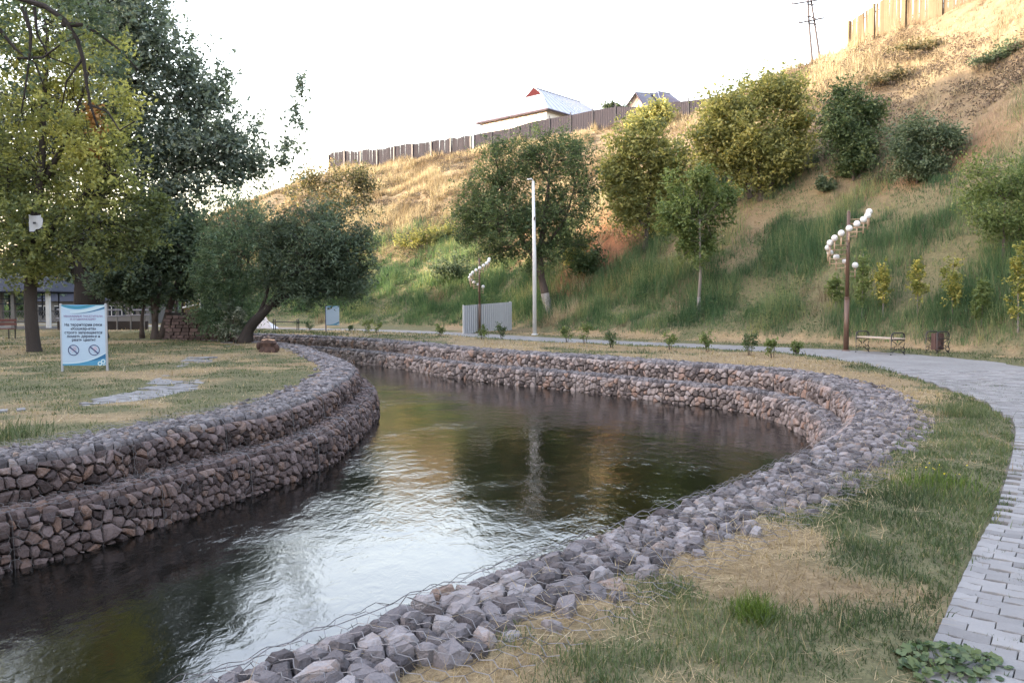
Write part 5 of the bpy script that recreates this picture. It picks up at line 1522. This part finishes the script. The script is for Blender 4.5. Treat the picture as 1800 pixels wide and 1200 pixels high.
# ---- utility pole with two legs
d = 58; b = at_d(1435, 118, d); z0 = terrain(b[0], b[1])
t = thing('utility_pole', 'two legged utility pole with two tilted crossarms on the crest', 'utility pole', (b[0], b[1], z0))
g = lambda px, py, dd=0: at_d(px, py, d + dd) - np.array((b[0], b[1], z0))
MB().tube([g(1429, 122), g(1422, 40), g(1419, -25)], [.085, .075, .065], 7).build('leg', M['grey_pole'], t)
MB().tube([g(1443, 116), g(1432, 42), g(1424, -10)], [.085, .075, .065], 7).build('leg', M['grey_pole'], t)
def insul(mb, px, py):
    p = g(px, py, -.1); mb.tube([p, p + np.array((0, 0, .16))], [.03, .05], 6)
for (x0, y0, x1, y1), nm in (((1392, 8, 1447, -1), 'crossarm'), ((1404, 41, 1448, 32), 'crossarm')):
    m_ = MB().tube([g(x0, y0, -.12), g(x1, y1, -.12)], .06, 5); ob = m_.build(nm, M['grey_pole'], t)
    i_ = MB(); 
    for px, py in ((x0 + 1, y0 - 1), ((x0 + x1) / 2 - 12, (y0 + y1) / 2), (x1 - 10, y1 + 1), (x1 - 1, y1 - 1)): insul(i_, px, py)
    i_.build('insulator', M['grey_pole'], ob)
MB().tube([g(1419, 8, -.1), g(1431, 9, -.1)], .05, 4).tube([g(1421, 28, -.1), g(1437, 35, -.1)], .05, 4).tube([g(1421, 41, -.1), g(1436, 43, -.1)], .05, 4).tube([g(1417, 31, -.1), g(1422, 28, -.1), g(1433, 35, -.1)], .04, 4).build('brace', M['grey_pole'], t)

# ---- pavilion at the left edge
d = 45.5; b = at_d(40, 581, d); z0 = terrain(b[0], b[1])
t = thing('pavilion', 'open park pavilion with a dark hipped roof and pale posts', 'pavilion', (b[0], b[1], z0))
x0, x1 = at_d(-70, 581, d)[0] - b[0], at_d(86, 581, d)[0] - b[0]
ze = 2.2; D = 3.6
for k, (x, y) in enumerate(((x1, 0), (x0, 0), (x1 - .1, D), (x0 + .1, D), (x1 - 2.0, 0.02))):
    MB().box((x, y, ze / 2), (.2, .2, ze)).build('post', M['white_paint'] if k == 0 else M['grey_post'], t)
e = .45; zr = 3.25
p = np.array([(x0 - e, -e, ze), (x1 + e, -e, ze), (x1 + e, D + e, ze), (x0 - e, D + e, ze), (x0 + 1.2, D / 2, zr), (x1 - 1.2, D / 2, zr)])
MB().add(p, [(0, 1, 5, 4), (2, 3, 4, 5)], [(1, 2, 5), (3, 0, 4)]).add(p[:4] - (0, 0, .05), [(0, 3, 2, 1)]).build('roof', M['roof_dark'], t)
m_ = MB()
for k in range(4): m_.tube([p[k] - (0, 0, .05), p[(k + 1) % 4] - (0, 0, .05)], .06, 4)
m_.build('fascia', M['roof_dark'], t)
for z in (1.45, 1.75): MB().box(((x0 + x1) / 2, .0, z), (x1 - x0 - .2, .05, .05)).build('beam', M['roof_dark'], t)
def lattice(parent, xa, xb, y, za, zb):
    m_ = MB(); n = int((xb - xa) / .16)
    for k in range(n):
        xx = xa + k * (xb - xa) / n
        m_.tube([(xx, y, za), (xx + (zb - za) * .6, y, zb)], .014, 4, cap=False).tube([(xx + (zb - za) * .6, y + .015, za), (xx, y + .015, zb)], .014, 4, cap=False)
    m_.tube([(xa, y, za), (xb, y, za)], .03, 4).tube([(xa, y, zb), (xb, y, zb)], .035, 4)
    return m_.build('lattice_railing', M['lattice'], parent)
lattice(t, x0 + .15, x1 - 2.2, D - .05, .35, 1.0); lattice(t, x1 - 1.9, x1 - .1, D - .05, .35, 1.0)
for k in range(5):
    MB().box((x0 + .6 + k * (x1 - x0 - 1) / 4, D - .02, 1.3), (.06, .05, 1.6)).build('mullion', M['roof_dark'], t)
MB().box(((x0 + x1) / 2, D / 2, .03), (x1 - x0 + .3, D + .3, .12)).build('floor_slab', M['concrete'], t)
MB().box(((x0 + x1) / 2 + .7, D * .45, .42), (1.5, .5, .07)).build('inner_seat', M['lattice'], t)
b = at_d(2, 590, 33.5); z0 = terrain(b[0], b[1])
t = thing('red_bench', 'small red wooden bench on the lawn in front of the pavilion', 'bench', (b[0], b[1], z0))
for y in (-.12, .03, .18): MB().box((0, y, .43), (1.0, .11, .04)).build('slat', M['red_bench'], t)
for z in (.62, .78): MB().box((0, .27, z), (1.0, .03, .11)).build('slat', M['red_bench'], t)
for x in (-.42, .42):
    MB().tube([(x, -.15, 0), (x, -.15, .42)], .025, 6).build('leg', M['black_iron'], t)
    MB().tube([(x, .28, 0), (x, .29, .86)], .025, 6).build('leg', M['black_iron'], t)

# ---- dry stone wall and shed behind the lawn
d = 32.6; a0, a1 = at_d(296, 592, d), at_d(386, 592, d)
t = thing('stone_wall', 'low dry stone wall of dark reddish flat stones behind the lawn', 'stone wall', (a0[0], d, terrain(a0[0], d)))
R = random.Random(8); Wl = a1[0] - a0[0]; z = -.05; row = 0
while z < 1.2:
    hh = R.uniform(.10, .17); x = -R.uniform(0, .2)
    while x < Wl:
        w_ = R.uniform(.18, .42)
        if not (z > .95 and x < Wl * .25 and R.random() < .6):
            m_ = MB(); dp = R.uniform(-.04, .04)
            pl = [(-.5, -.46), (.42, -.5), (.5, .4), (.3, .5), (-.44, .48)]
            m_.prism([(q[0] * (w_ - .02) * R.uniform(.93, 1.05), q[1] * (hh - .016) * R.uniform(.9, 1.04)) for q in pl], -.18, .18 + dp, frame((x + w_ / 2, 0, z + hh / 2), (1, 0, 0), (0, 0, 1), (0, -1, 0)), R.random())
            m_.build('stone', M['wall_stone'], t)
        x += w_
    z += hh; row += 1
MB().box((Wl / 2, .05, .55), (Wl - .15, .2, 1.1)).build('wall_core', M['core'], t)
d = 44.0; b = at_d(335, 585, d)
t = thing('shed', 'small lean-to shed with a yellowish tarpaulin and a grey sheet roof', 'shed', (b[0], d, terrain(b[0], d)))
g = lambda px, py, dd=0.: at_d(px, py, d + dd) - np.array((b[0], d, terrain(b[0], d)))
MB().add([g(322, 590, .0), g(352, 590, 0), g(352, 503, 0), g(322, 512, 0)], [(0, 1, 2, 3)]).build('tarpaulin', M['tarp'], t)
MB().add([g(349, 498, -.3), g(352, 540, -.3), g(396, 562, .8), g(388, 505, 1.2)], [(0, 1, 2, 3)]).build('roof', M['roof_dark'], t)
MB().tube([g(348, 500, -.35), g(353, 542, -.35)], .05, 5).build('barge_board', M['white_paint'], t)
MB().tube([g(353, 541, -.36), g(396, 563, .7)], .04, 5).build('gutter', M['white_paint'], t)
MB().tube([g(321, 541, -.06), g(346, 535, -.06)], .05, 5).build('shelf', M['white_paint'], t)
for px, top in ((327, 525), (331, 520)): MB().tube([g(px, 541, -.05), g(px + 1, top, -.05)], .045, 5).build('hanging_cloth', M['white_paint'], t)
for px in (310, 321, 353): MB().tube([g(px, 592), g(px, 505)], .07, 6).build('post', M['bark_dark'] if px != 353 else M['grey_post'], t)
# ---- pale pipe railing of the footbridge behind the sign
d = 44.5; b = at_d(160, 585, d)
t = thing('railing', 'long pale pipe railing with dark base behind the notice board', 'railing', (b[0], d, terrain(b[0], d)))
g = lambda px, py, dd=0.: at_d(px, py, d + dd) - np.array((b[0], d, terrain(b[0], d)))
for y0, y1 in ((544, 545), (560, 553)):
    MB().tube([g(100, y0), g(262, y1)], .05, 6).build('rail', M['lattice'], t)
for px in range(110, 262, 24): MB().tube([g(px, 588), g(px, 540)], .045, 6).build('post', M['grey_post'], t)
MB().box(g(181, 573, .1), (5.0, .2, .55)).build('base_beam', M['bark_dark'], t)
# ---- far buildings behind the trees on the left
for k, (px0, px1, py0, py1, d, lab, rf) in enumerate([(60, 178, 520, 585, 60, 'grey low house glimpsed between the trunks behind the notice board', 'roof_dark'), (186, 262, 518, 585, 57, 'low building with dark glass front behind the pale railing', 'roof_dark'), (-60, 40, 500, 585, 75, 'grey house hidden behind the pavilion', 'roof_dark')]):
    a0, a1 = at_d(px0, py1, d), at_d(px1, py0, d)
    t = thing('far_house', lab, 'house', (a0[0], d, 0), 0, 'far houses beyond the park')
    w_, h_ = a1[0] - a0[0], a1[2]
    MB().box((w_ / 2, 2.5, h_ * .4), (w_, 5, h_ * .8)).build('wall', M['concrete'] if k != 1 else M['grey_post'], t)
    MB().add([(-.3, -.3, h_ * .8), (w_ + .3, -.3, h_ * .8), (w_ + .3, 5.3, h_ * .8), (-.3, 5.3, h_ * .8), (-.3, 2.5, h_ * 1.15), (w_ + .3, 2.5, h_ * 1.15)], [(0, 1, 5, 4), (2, 3, 4, 5), (0, 3, 2, 1)], [(0, 4, 3), (1, 2, 5)]).build('roof', M[rf], t)
    for q in np.linspace(.15, .85, 4):
        f_ = MB().box((w_ * q, -.01, h_ * .45), (w_ * .14, .06, h_ * .34)).build('window', M['glass_dark'], t)
        MB().box((w_ * q, -.045, h_ * .45), (.05, .03, h_ * .34)).box((w_ * q, -.045, h_ * .62), (w_ * .14, .03, .05)).build('frame', M['white_paint'], f_)
# ---- far bench below the willow
b = at_d(503, 580, 44.2); z0 = terrain(b[0], b[1])
t = thing('far_bench', 'dark little bench with a bin beyond the stream under the willow', 'bench', (b[0], b[1], z0))
for k in range(3): MB().box((0, -.1 + k * .12, .45), (1.5, .09, .04)).build('slat', M['black_iron'], t)
for x in (-.65, .65): MB().tube([(x, -.15, 0), (x, -.15, .6), (x, .2, .6), (x, .2, 0)], .025, 6).build('side_frame', M['black_iron'], t)
b = at_d(455, 582, 46.5)
t = tag(MB().add([(-.9, 0, 0), (.9, -.3, 0), (.2, .2, .95), (-.3, .8, .8), (.9, .9, 0), (-.9, 1.0, 0)], [(0, 1, 2, 3), (1, 4, 3, 2)], [(0, 3, 5)]).build('white_tent', M['bag_white'], None, False, None), 'low white tarpaulin heap beyond the stream left of the far bench', 'tarpaulin')
t.location = (b[0], b[1], terrain(b[0], b[1]))
# ================================================================== GRASS, REEDS, STRAW
def blade_mat(name, stops, trans=.3): M[name] = leaf_mat(name, stops, trans, .6)
blade_mat('grass_green', [(0, (.042, .066, .030)), (.45, (.098, .142, .062)), (.78, (.175, .215, .10)), (1, (.36, .32, .17))])
blade_mat('grass_dry', [(0, (.2, .145, .08)), (.45, (.42, .32, .175)), (.8, (.58, .46, .27)), (1, (.66, .56, .37))])
blade_mat('grass_bright', [(0, (.05, .09, .015)), (.6, (.12, .19, .03)), (1, (.2, .27, .06))])
blade_mat('reed_green', [(0, (.042, .10, .05)), (.5, (.12, .222, .105)), (.82, (.21, .305, .15)), (1, (.42, .42, .22))], .48)
blade_mat('hill_straw', [(0, (.13, .095, .055)), (.35, (.22, .18, .118)), (.7, (.36, .305, .20)), (1, (.50, .44, .31))], .35)

def blades(mb, B, h, w_, R, lean=.45, tint=None, seg=2, flat=False):
    """B: base points; h, w_: arrays"""
    n = len(B)
    h = np.broadcast_to(h, n).astype(float); w_ = np.broadcast_to(w_, n).astype(float)
    a = R.uniform(0, 2 * math.pi, n)
    side = np.stack([np.cos(a), np.sin(a), np.zeros(n)], 1)
    b = R.uniform(0, 2 * math.pi, n)
    ln = np.abs(R.normal(0, lean, n)) + .05
    dirv = np.stack([np.cos(b) * ln, np.sin(b) * ln, np.ones(n)], 1); dirv /= np.linalg.norm(dirv, axis=1)[:, None]
    if flat:
        dirv[:, 2] *= .12; dirv /= np.linalg.norm(dirv, axis=1)[:, None]
        side = np.stack([-np.sin(b), np.cos(b), np.zeros(n)], 1)
    t = tint if tint is not None else R.random(n)
    if seg == 2:
        mid = B + dirv * (h * .55)[:, None]
        d2 = dirv + np.stack([np.cos(b), np.sin(b), np.full(n, -.35)], 1) * (ln * .9)[:, None] * (0 if flat else 1)
        d2 /= np.linalg.norm(d2, axis=1)[:, None]
        tip = mid + d2 * (h * .45)[:, None]
        V = np.stack([B - side * w_[:, None] / 2, B + side * w_[:, None] / 2, mid + side * w_[:, None] * .36, mid - side * w_[:, None] * .36, tip], 1).reshape(-1, 3)
        k = np.arange(n)[:, None] * 5
        mb.add(V, k + np.array([[0, 1, 2, 3]]), None, t)
        mb.T.append((k + np.array([[3, 2, 4]])) + mb.n - len(V)); mb.tt.append(np.asarray(t, float))
    else:
        tip = B + dirv * h[:, None]
        V = np.stack([B - side * w_[:, None] / 2, B + side * w_[:, None] / 2, tip], 1).reshape(-1, 3)
        mb.add(V, None, np.arange(n)[:, None] * 3 + np.arange(3)[None], t)

def scatter(y0, y1, xa, xb, per_m2, R):
    n = int((y1 - y0) * (xb - xa) * per_m2)
    return R.uniform(xa, xb, n), R.uniform(y0, y1, n)

Rg = np.random.default_rng(99)
gm, dm = MB(), MB()
bands = [(1.4, 4.2, -1.6, 4.6, 4600), (4.2, 6.5, -.4, 6.2, 3300), (6.5, 9.5, 1.5, 8.4, 2000), (9.5, 14, 3.4, 11.2, 950), (14, 21, 5.5, 15.5, 300), (21, 30, -1, 15, 150), (30, 42, -14, 9, 70),
         (6, 10, -12, -4, 600), (10, 15, -14, -3.4, 420), (15, 21, -17, -3.5, 260), (21, 30, -24, -5, 130), (30, 44, -34, -8, 60)]
for (y0, y1, xa, xb, den) in bands:
    x, y = scatter(y0, y1, xa, xb, den, Rg)
    z, dl, dr, e, dp, sp, dg, hh = field((gz, g_dl, g_dr, g_e, g_dp, g_sp, g_dg, hz), x, y)
    d = np.hypot(x, y)
    hp = path_half(sp)
    ep = np.abs(dp) - hp
    on_path = ep < -.05 - .24 * np.clip((fbm(x, y, 1.1, 55) - .53) * 9, 0, 1) * (dp > 0)
    ii = np.clip(((x + 20) / .04).astype(int), 0, 899); jj = np.clip(((y + 2) / .04).astype(int), 0, 999)
    on_path = np.where((y < 17) & (dr > 0), OCC[jj, ii] & (Rg.random(len(x)) > .012), on_path)
    deep = (y < 17) & (ep < -.3)      # joints inside the path grow only a few weeds
    thin_path = deep & (Rg.random(len(x)) < .93)
    ok = (e > np.where((dr > 0) & (y < 10), np.interp(y, [5, 10], [.50, .62]), .72) + .5 * (fbm(x, y, 1.6, 31) - .45) * -1) & ~on_path & ~thin_path & (hh < .6)
    g = green(x, y, dp=(dp, sp))
    # bare and trodden spots
    bare = fbm(x, y, .8, 45)
    clump = fbm(x, y, 3.2, 46)
    garden = (dg < .5) & (dl > 0) & (Rg.random(len(x)) < .45) & (fbm(x, y, .45, 71) > .45)
    ok &= ~garden
    edge = np.clip((e - .5) / .5, 0, 1)
    left = dl > 0
    near = Rg.random(len(x))
    isg = ok & (Rg.random(len(x)) < np.clip(g * 1.1, 0, .92)) & (clump > .30)
    isd = ok & (~isg | (Rg.random(len(x)) < .0)) & (Rg.random(len(x)) < np.clip(.62 - .9 * np.clip(bare - .5, 0, 1), .12, 1)) & (Rg.random(len(x)) < (.25 + .75 * edge) * (1 - .6 * g))
    sc = np.interp(d, [2, 6, 12, 20, 35], [1, 1.05, 1.25, 1.6, 2.2])
    wd = np.interp(d, [2, 4, 8, 14, 22, 40], [.0042, .0055, .0085, .014, .022, .04])
    hg = .62 * (.045 + .085 * np.clip((clump - .35) * 2.6, 0, 1.25)) * Rg.uniform(.55, 1.3, len(x)) * np.where(left, .62, 1) * sc ** .4
    P = np.stack([x, y, z - .005], 1)
    tg = np.clip(.42 + (fbm(x, y, 1.1, 48) - .5) * 1.1 + Rg.normal(0, .13, len(x)) + .45 * (Rg.random(len(x)) < .10), 0, 1)
    seg = 2 if y1 <= 10 else 1
    blades(gm, P[isg], hg[isg], wd[isg], Rg, .55, tg[isg], seg)
    hd = (.03 + .045 * Rg.random(len(x))) * sc ** .5 * np.where(left, .9, 1)
    td = np.clip(.5 + (fbm(x, y, 1.4, 49) - .5) * 1.2 + Rg.normal(0, .16, len(x)), 0, 1)
    lay = isd & (Rg.random(len(x)) < .62)
    std = isd & ~lay
    blades(dm, P[std], hd[std], wd[std] * .8, Rg, .9, td[std], 1)
    blades(dm, P[lay] + (0, 0, .012), hd[lay] * 2.0 + .03, wd[lay] * .75, Rg, 1.5, td[lay], 1, flat=True)
tag(gm.build('grass', M['grass_green'], None, False, 'stuff'), 'short green grass in clumps on both banks')
tag(dm.build('dry_grass', M['grass_dry'], None, False, 'stuff'), 'dry yellow straw and trodden grass on both banks')

# straw lying over the near gabion stones
x, y = scatter(1.6, 12, -1.5, 7, 190, Rg)
dl, dr, e = field((g_dl, g_dr, g_e), x, y)
k = (dr > .12) & (dr < 1.15) & (Rg.random(len(x)) < np.clip((dr - .05) / .9, .05, 1)) & (fbm(x, y, 1.2, 33) > .40)
sm = MB()
blades(sm, np.stack([x, y, np.full(len(x), .062) + Rg.uniform(-.02, .03, len(x))], 1)[k], Rg.uniform(.07, .26, len(x))[k], np.interp(y, [2, 10], [.0032, .006])[k], Rg, 1.5, np.clip(Rg.normal(.62, .2, k.sum()), 0, 1), 1, flat=True)
tag(sm.build('loose_straw', M['grass_dry'], None, False, 'stuff'), 'loose dry straw stuck in the wire over the near stones')

# ---- single plants in the near turf
def tuft(label, px, py, n, h, mat_, w_=.005, spread=.09, lean=.6, name='grass_tuft', cat='grass tuft'):
    b = at_z(px, py, 0); z0 = terrain(b[0], b[1]); R = np.random.default_rng(int(px))
    m_ = MB(); P = np.stack([R.normal(0, spread, n), R.normal(0, spread, n), np.zeros(n) - .01], 1)
    blades(m_, P, h * R.uniform(.6, 1.15, n), w_, R, lean, np.clip(R.normal(.5, .2, n), 0, 1), 2)
    o = m_.build(name, M[mat_]); o.location = (b[0], b[1], z0)
    t = thing(name, label, cat, (b[0], b[1], z0)); o.name = 'blades'; o.location = (0, 0, 0); o.parent = t; o['kind'] = 'stuff'
    return t
tuft('bright green tuft of grass standing alone in the near turf', 1325, 1100, 420, .15, 'grass_bright', .0042, .055, .55)
tuft('dark green tuft at the edge of the dry grass left of the bright tuft', 1180, 1048, 330, .10, 'grass_green', .0045, .09, .7)
tuft('tall green tuft on the lawn at the left edge above the gabion wall', 12, 775, 260, .30, 'grass_green', .008, .22, .5)
# mallow by the pavers
b = at_z(1652, 1165, 0); z0 = terrain(b[0], b[1]); R = np.random.default_rng(5)
t = thing('mallow_plant', 'low leafy plant creeping onto the pavers at the bottom right', 'plant', (b[0], b[1], z0))
st = MB(); shared = []
for k in range(4):
    m_ = MB(); n = 11; a = np.linspace(.25, 2 * math.pi - .25, n)
    rad = 1 + .13 * np.cos(a * 5 + k)
    V = [(0, 0, 0)] + [(math.cos(q) * r_, math.sin(q) * r_, .16 * r_ * r_ + .05 * math.cos(q * 5)) for q, r_ in zip(a, rad)]
    m_.add(V, None, [(0, i, i + 1) for i in range(1, n)], R.random())
    shared.append(m_.mesh('leaf', M['leaf_green'], True))
for k in range(230):
    r_ = .26 * math.sqrt(R.random()); a = R.uniform(0, 6.28)
    p = np.array((r_ * math.cos(a) * 1.15, r_ * math.sin(a) * .75, .03 + .085 * (1 - r_ / .27) * R.uniform(.5, 1.2)))
    o = bpy.data.objects.new('leaf', shared[k % 4]); COL.objects.link(o); o.parent = t
    o.location = p; o.scale = (R.uniform(.013, .026),) * 3; o.rotation_euler = (R.normal(0, .35), R.normal(0, .35), R.uniform(0, 6.28))
    if k % 2: st.tube([(p[0] * .3, p[1] * .3, 0), (p[0] * .8, p[1] * .8, p[2] * .7), tuple(p)], .0016, 3, cap=False)
st.build('stems', M['leaf_willow'], t)
for k, (px, py, lab) in enumerate([(1640, 862, 'small weed with yellow flowers in the grass beside the path'), (1690, 735, 'taller grassy weed where the turf bulges towards the path')]):
    b = at_z(px, py); z0 = terrain(b[0], b[1]); R = np.random.default_rng(40 + k)
    t = thing('flowering_weed' if k == 0 else 'grassy_weed', lab, 'weed', (b[0], b[1], z0))
    m_ = MB(); n = 260 if k == 0 else 420
    P = np.stack([R.normal(0, .17, n), R.normal(0, .17, n), np.zeros(n)], 1)
    blades(m_, P, R.uniform(.08, .2, n) if k == 0 else R.uniform(.1, .26, n), .007, R, .5, np.clip(R.normal(.55, .2, n), 0, 1), 2)
    m_.build('leaves', M['grass_bright'] if k == 0 else M['grass_green'], t)
    if k == 0:
        M['petal'] = leaf_mat('yellow petal', [(0, (.6, .5, .03)), (1, (.75, .66, .08))], .3)
        f = MB(); nf = 16
        C = np.stack([R.normal(0, .15, nf), R.normal(0, .15, nf), R.uniform(.12, .2, nf)], 1)
        leaf_cards(f, C, .016, R, .9); f.build('blossoms', M['petal'], t)
# weeds in the path joints
x, y = scatter(2.2, 16, 1, 11, 26, Rg)
dp, sp = PATH.sd(x, y, True)
k = (np.abs(dp) < path_half(sp)) & (fbm(x, y, .9, 81) + .22 * np.clip((dp / path_half(sp)), 0, 1) > .62)
jm = MB()
xs, ys = x[k], y[k]
for j in range(len(xs)):
    n = 16
    P = np.stack([xs[j] + Rg.normal(0, .045, n), ys[j] + Rg.normal(0, .014, n), np.full(n, -.015)], 1)
    blades(jm, P, Rg.uniform(.015, .05, n), .005, Rg, .9, np.clip(Rg.normal(.35, .15, n), 0, 1), 1)
if jm.n: tag(jm.build('joint_weeds', M['grass_green'], None, False, 'stuff'), 'small weeds growing in the joints of the path')

# ---- hillside cover
x, y = scatter(4, 112, -60, 36, 70, Rg)
az = x / y
sel = (np.abs(az) < .82)
x, y = x[sel], y[sel]
z, hh, tt_ = field((gz, hz, _t), x, y)
d = np.hypot(x, y)
k = (hh > .15) & (Rg.random(len(x)) < np.interp(d, [15, 40, 70, 110], [1, .85, .6, .4])) & (tt_ < .999)
x, y, hh, tt_, d, z = x[k], y[k], hh[k], tt_[k], d[k], z[k]
lim = np.interp(x, [-30, -5, 8, 20], [.22, .32, .36, .34])
lush_ = 1.48 - tt_ / lim + (fbm(x, y, .25, 60) - .5) * 1.0 + .5 * np.clip((x - 12) / 3, 0, 1) * np.clip(1.5 - tt_ * 3.2, 0, 1)
redp = np.clip(1.5 * np.exp(-(((x - 5.2) / 2.6) ** 2 + ((y - 47.5) / 3.2) ** 2)), 0, 1)
isr = (Rg.random(len(x)) < np.clip(lush_ * 1.4, 0, 1)) & (fbm(x, y, .4, 64) > .30 - .2 * np.clip((x - 12) / 3, 0, 1)) & (Rg.random(len(x)) > redp)
P = np.stack([x, y, z - .03], 1)
rm, hm = MB(), MB()
tall = np.clip((fbm(x, y, .55, 65) - .30) * 3.2, .15, 1.5) * np.clip(hh / .9, .35, 1)
tr_ = np.clip(.45 + (fbm(x, y, .8, 66) - .5) * 1.9 + Rg.normal(0, .15, len(x)), 0, 1)
wr = np.interp(d, [12, 30, 60, 110], [.009, .018, .036, .07])
for rep in range(5):
    q = isr
    J = Rg.normal(0, .12, (q.sum(), 3)) * (1, 1, 0)
    blades(rm, P[q] + J, (.85 * tall * Rg.uniform(.6, 1.25, len(x)))[q], wr[q], Rg, .32, np.clip(tr_[q] + Rg.normal(0, .2, q.sum()), 0, 1), 1)
tag(rm.build('reeds', M['reed_green'], None, False, 'stuff'), 'tall green reeds and grass covering the lower slope')
hn = fbm(x, y, .35, 67)
q = ~isr & (Rg.random(len(x)) < np.clip(.5 + (hn - .38) * 3, .38, 1)) & (Rg.random(len(x)) > redp * .8)
th = np.clip(.5 + (fbm(x, y, .33, 68) - .5) * 2.6 + (hn - .5) * .8, 0, 1)
q &= Rg.random(len(x)) < .30
th = np.clip(th + Rg.normal(0, .22, len(x)), 0, 1)      # each tuft has its own tone
for rep in range(11):
    J = Rg.normal(0, .10, (q.sum(), 3)) * (1, 1, 0)
    blades(hm, P[q] + J, ((.22 + .75 * np.clip((hn - .42) * 3.5, 0, 1)) * Rg.uniform(.5, 1.3, len(x)))[q], (wr * .8)[q], Rg, .4, np.clip(th[q] + Rg.normal(0, .16, q.sum()), 0, 1), 1)
tag(hm.build('dry_hill_grass', M['hill_straw'], None, False, 'stuff'), 'tall dry yellow grass on the upper slope')

# low grey brown scrub between the straw
x, y = scatter(20, 105, -40, 33, 2.4, Rg)
z, hh, tt_ = field((gz, hz, _t), x, y)
k = (hh > 3.0) & (tt_ < .97) & (fbm(x, y * .8 + x * .5, .19, 69) > .50) & (tt_ > .3)
x, y, z = x[k], y[k], z[k]
sb = MB(); per = 60
C = np.stack([x, y, z], 1)[:, None] + Rg.normal(0, 1, (len(x), per, 3)) * np.array((.34, .34, .13)) + np.array((0, 0, .14))
M['leaf_scrub'] = leaf_mat('grey brown scrub', [(0, (.05, .043, .038)), (.5, (.125, .10, .085)), (1, (.24, .19, .14))], .35)
leaf_cards(sb, C.reshape(-1, 3), .13, Rg, .4, tint=np.clip(Rg.normal(.45, .22, len(x) * per), 0, 1))
tag(sb.build('hill_scrub', M['leaf_scrub'], None, False, 'stuff'), 'low grey brown scrub between the dry grass of the slope')

# leafy undergrowth among the reeds
x, y = scatter(18, 80, -25, 24, 1.5, Rg)
z, hh, tt_ = field((gz, hz, _t), x, y)
lim = np.interp(x, [-30, -5, 8, 20], [.22, .32, .36, .34])
lu = 1.48 - tt_ / lim + (fbm(x, y, .25, 60) - .5)
k = (hh > .5) & (Rg.random(len(x)) < np.clip(lu, 0, 1) * .8) & (fbm(x, y, .3, 90) > .44)
x, y, z = x[k], y[k], z[k]; n = len(x); per = 90
sz = Rg.uniform(.28, .62, n)[:, None, None]
C = np.stack([x, y, z], 1)[:, None] + Rg.normal(0, 1, (n, per, 3)) * np.array((.75, .75, .8)) * sz + np.array((0, 0, .55)) * sz
ub_ = MB()
tu = np.clip(Rg.normal(.42, .2, (n, 1)) + Rg.normal(0, .16, (n, per)), 0, 1).ravel()
M['leaf_under'] = leaf_mat('undergrowth leaves', [(0, (.05, .085, .04)), (.5, (.11, .175, .078)), (1, (.24, .30, .13))], .42)
leaf_cards(ub_, C.reshape(-1, 3), .13, Rg, .3, tint=tu)
tag(ub_.build('undergrowth', M['leaf_under'], None, False, 'stuff'), 'leafy green undergrowth between the reeds of the lower slope')
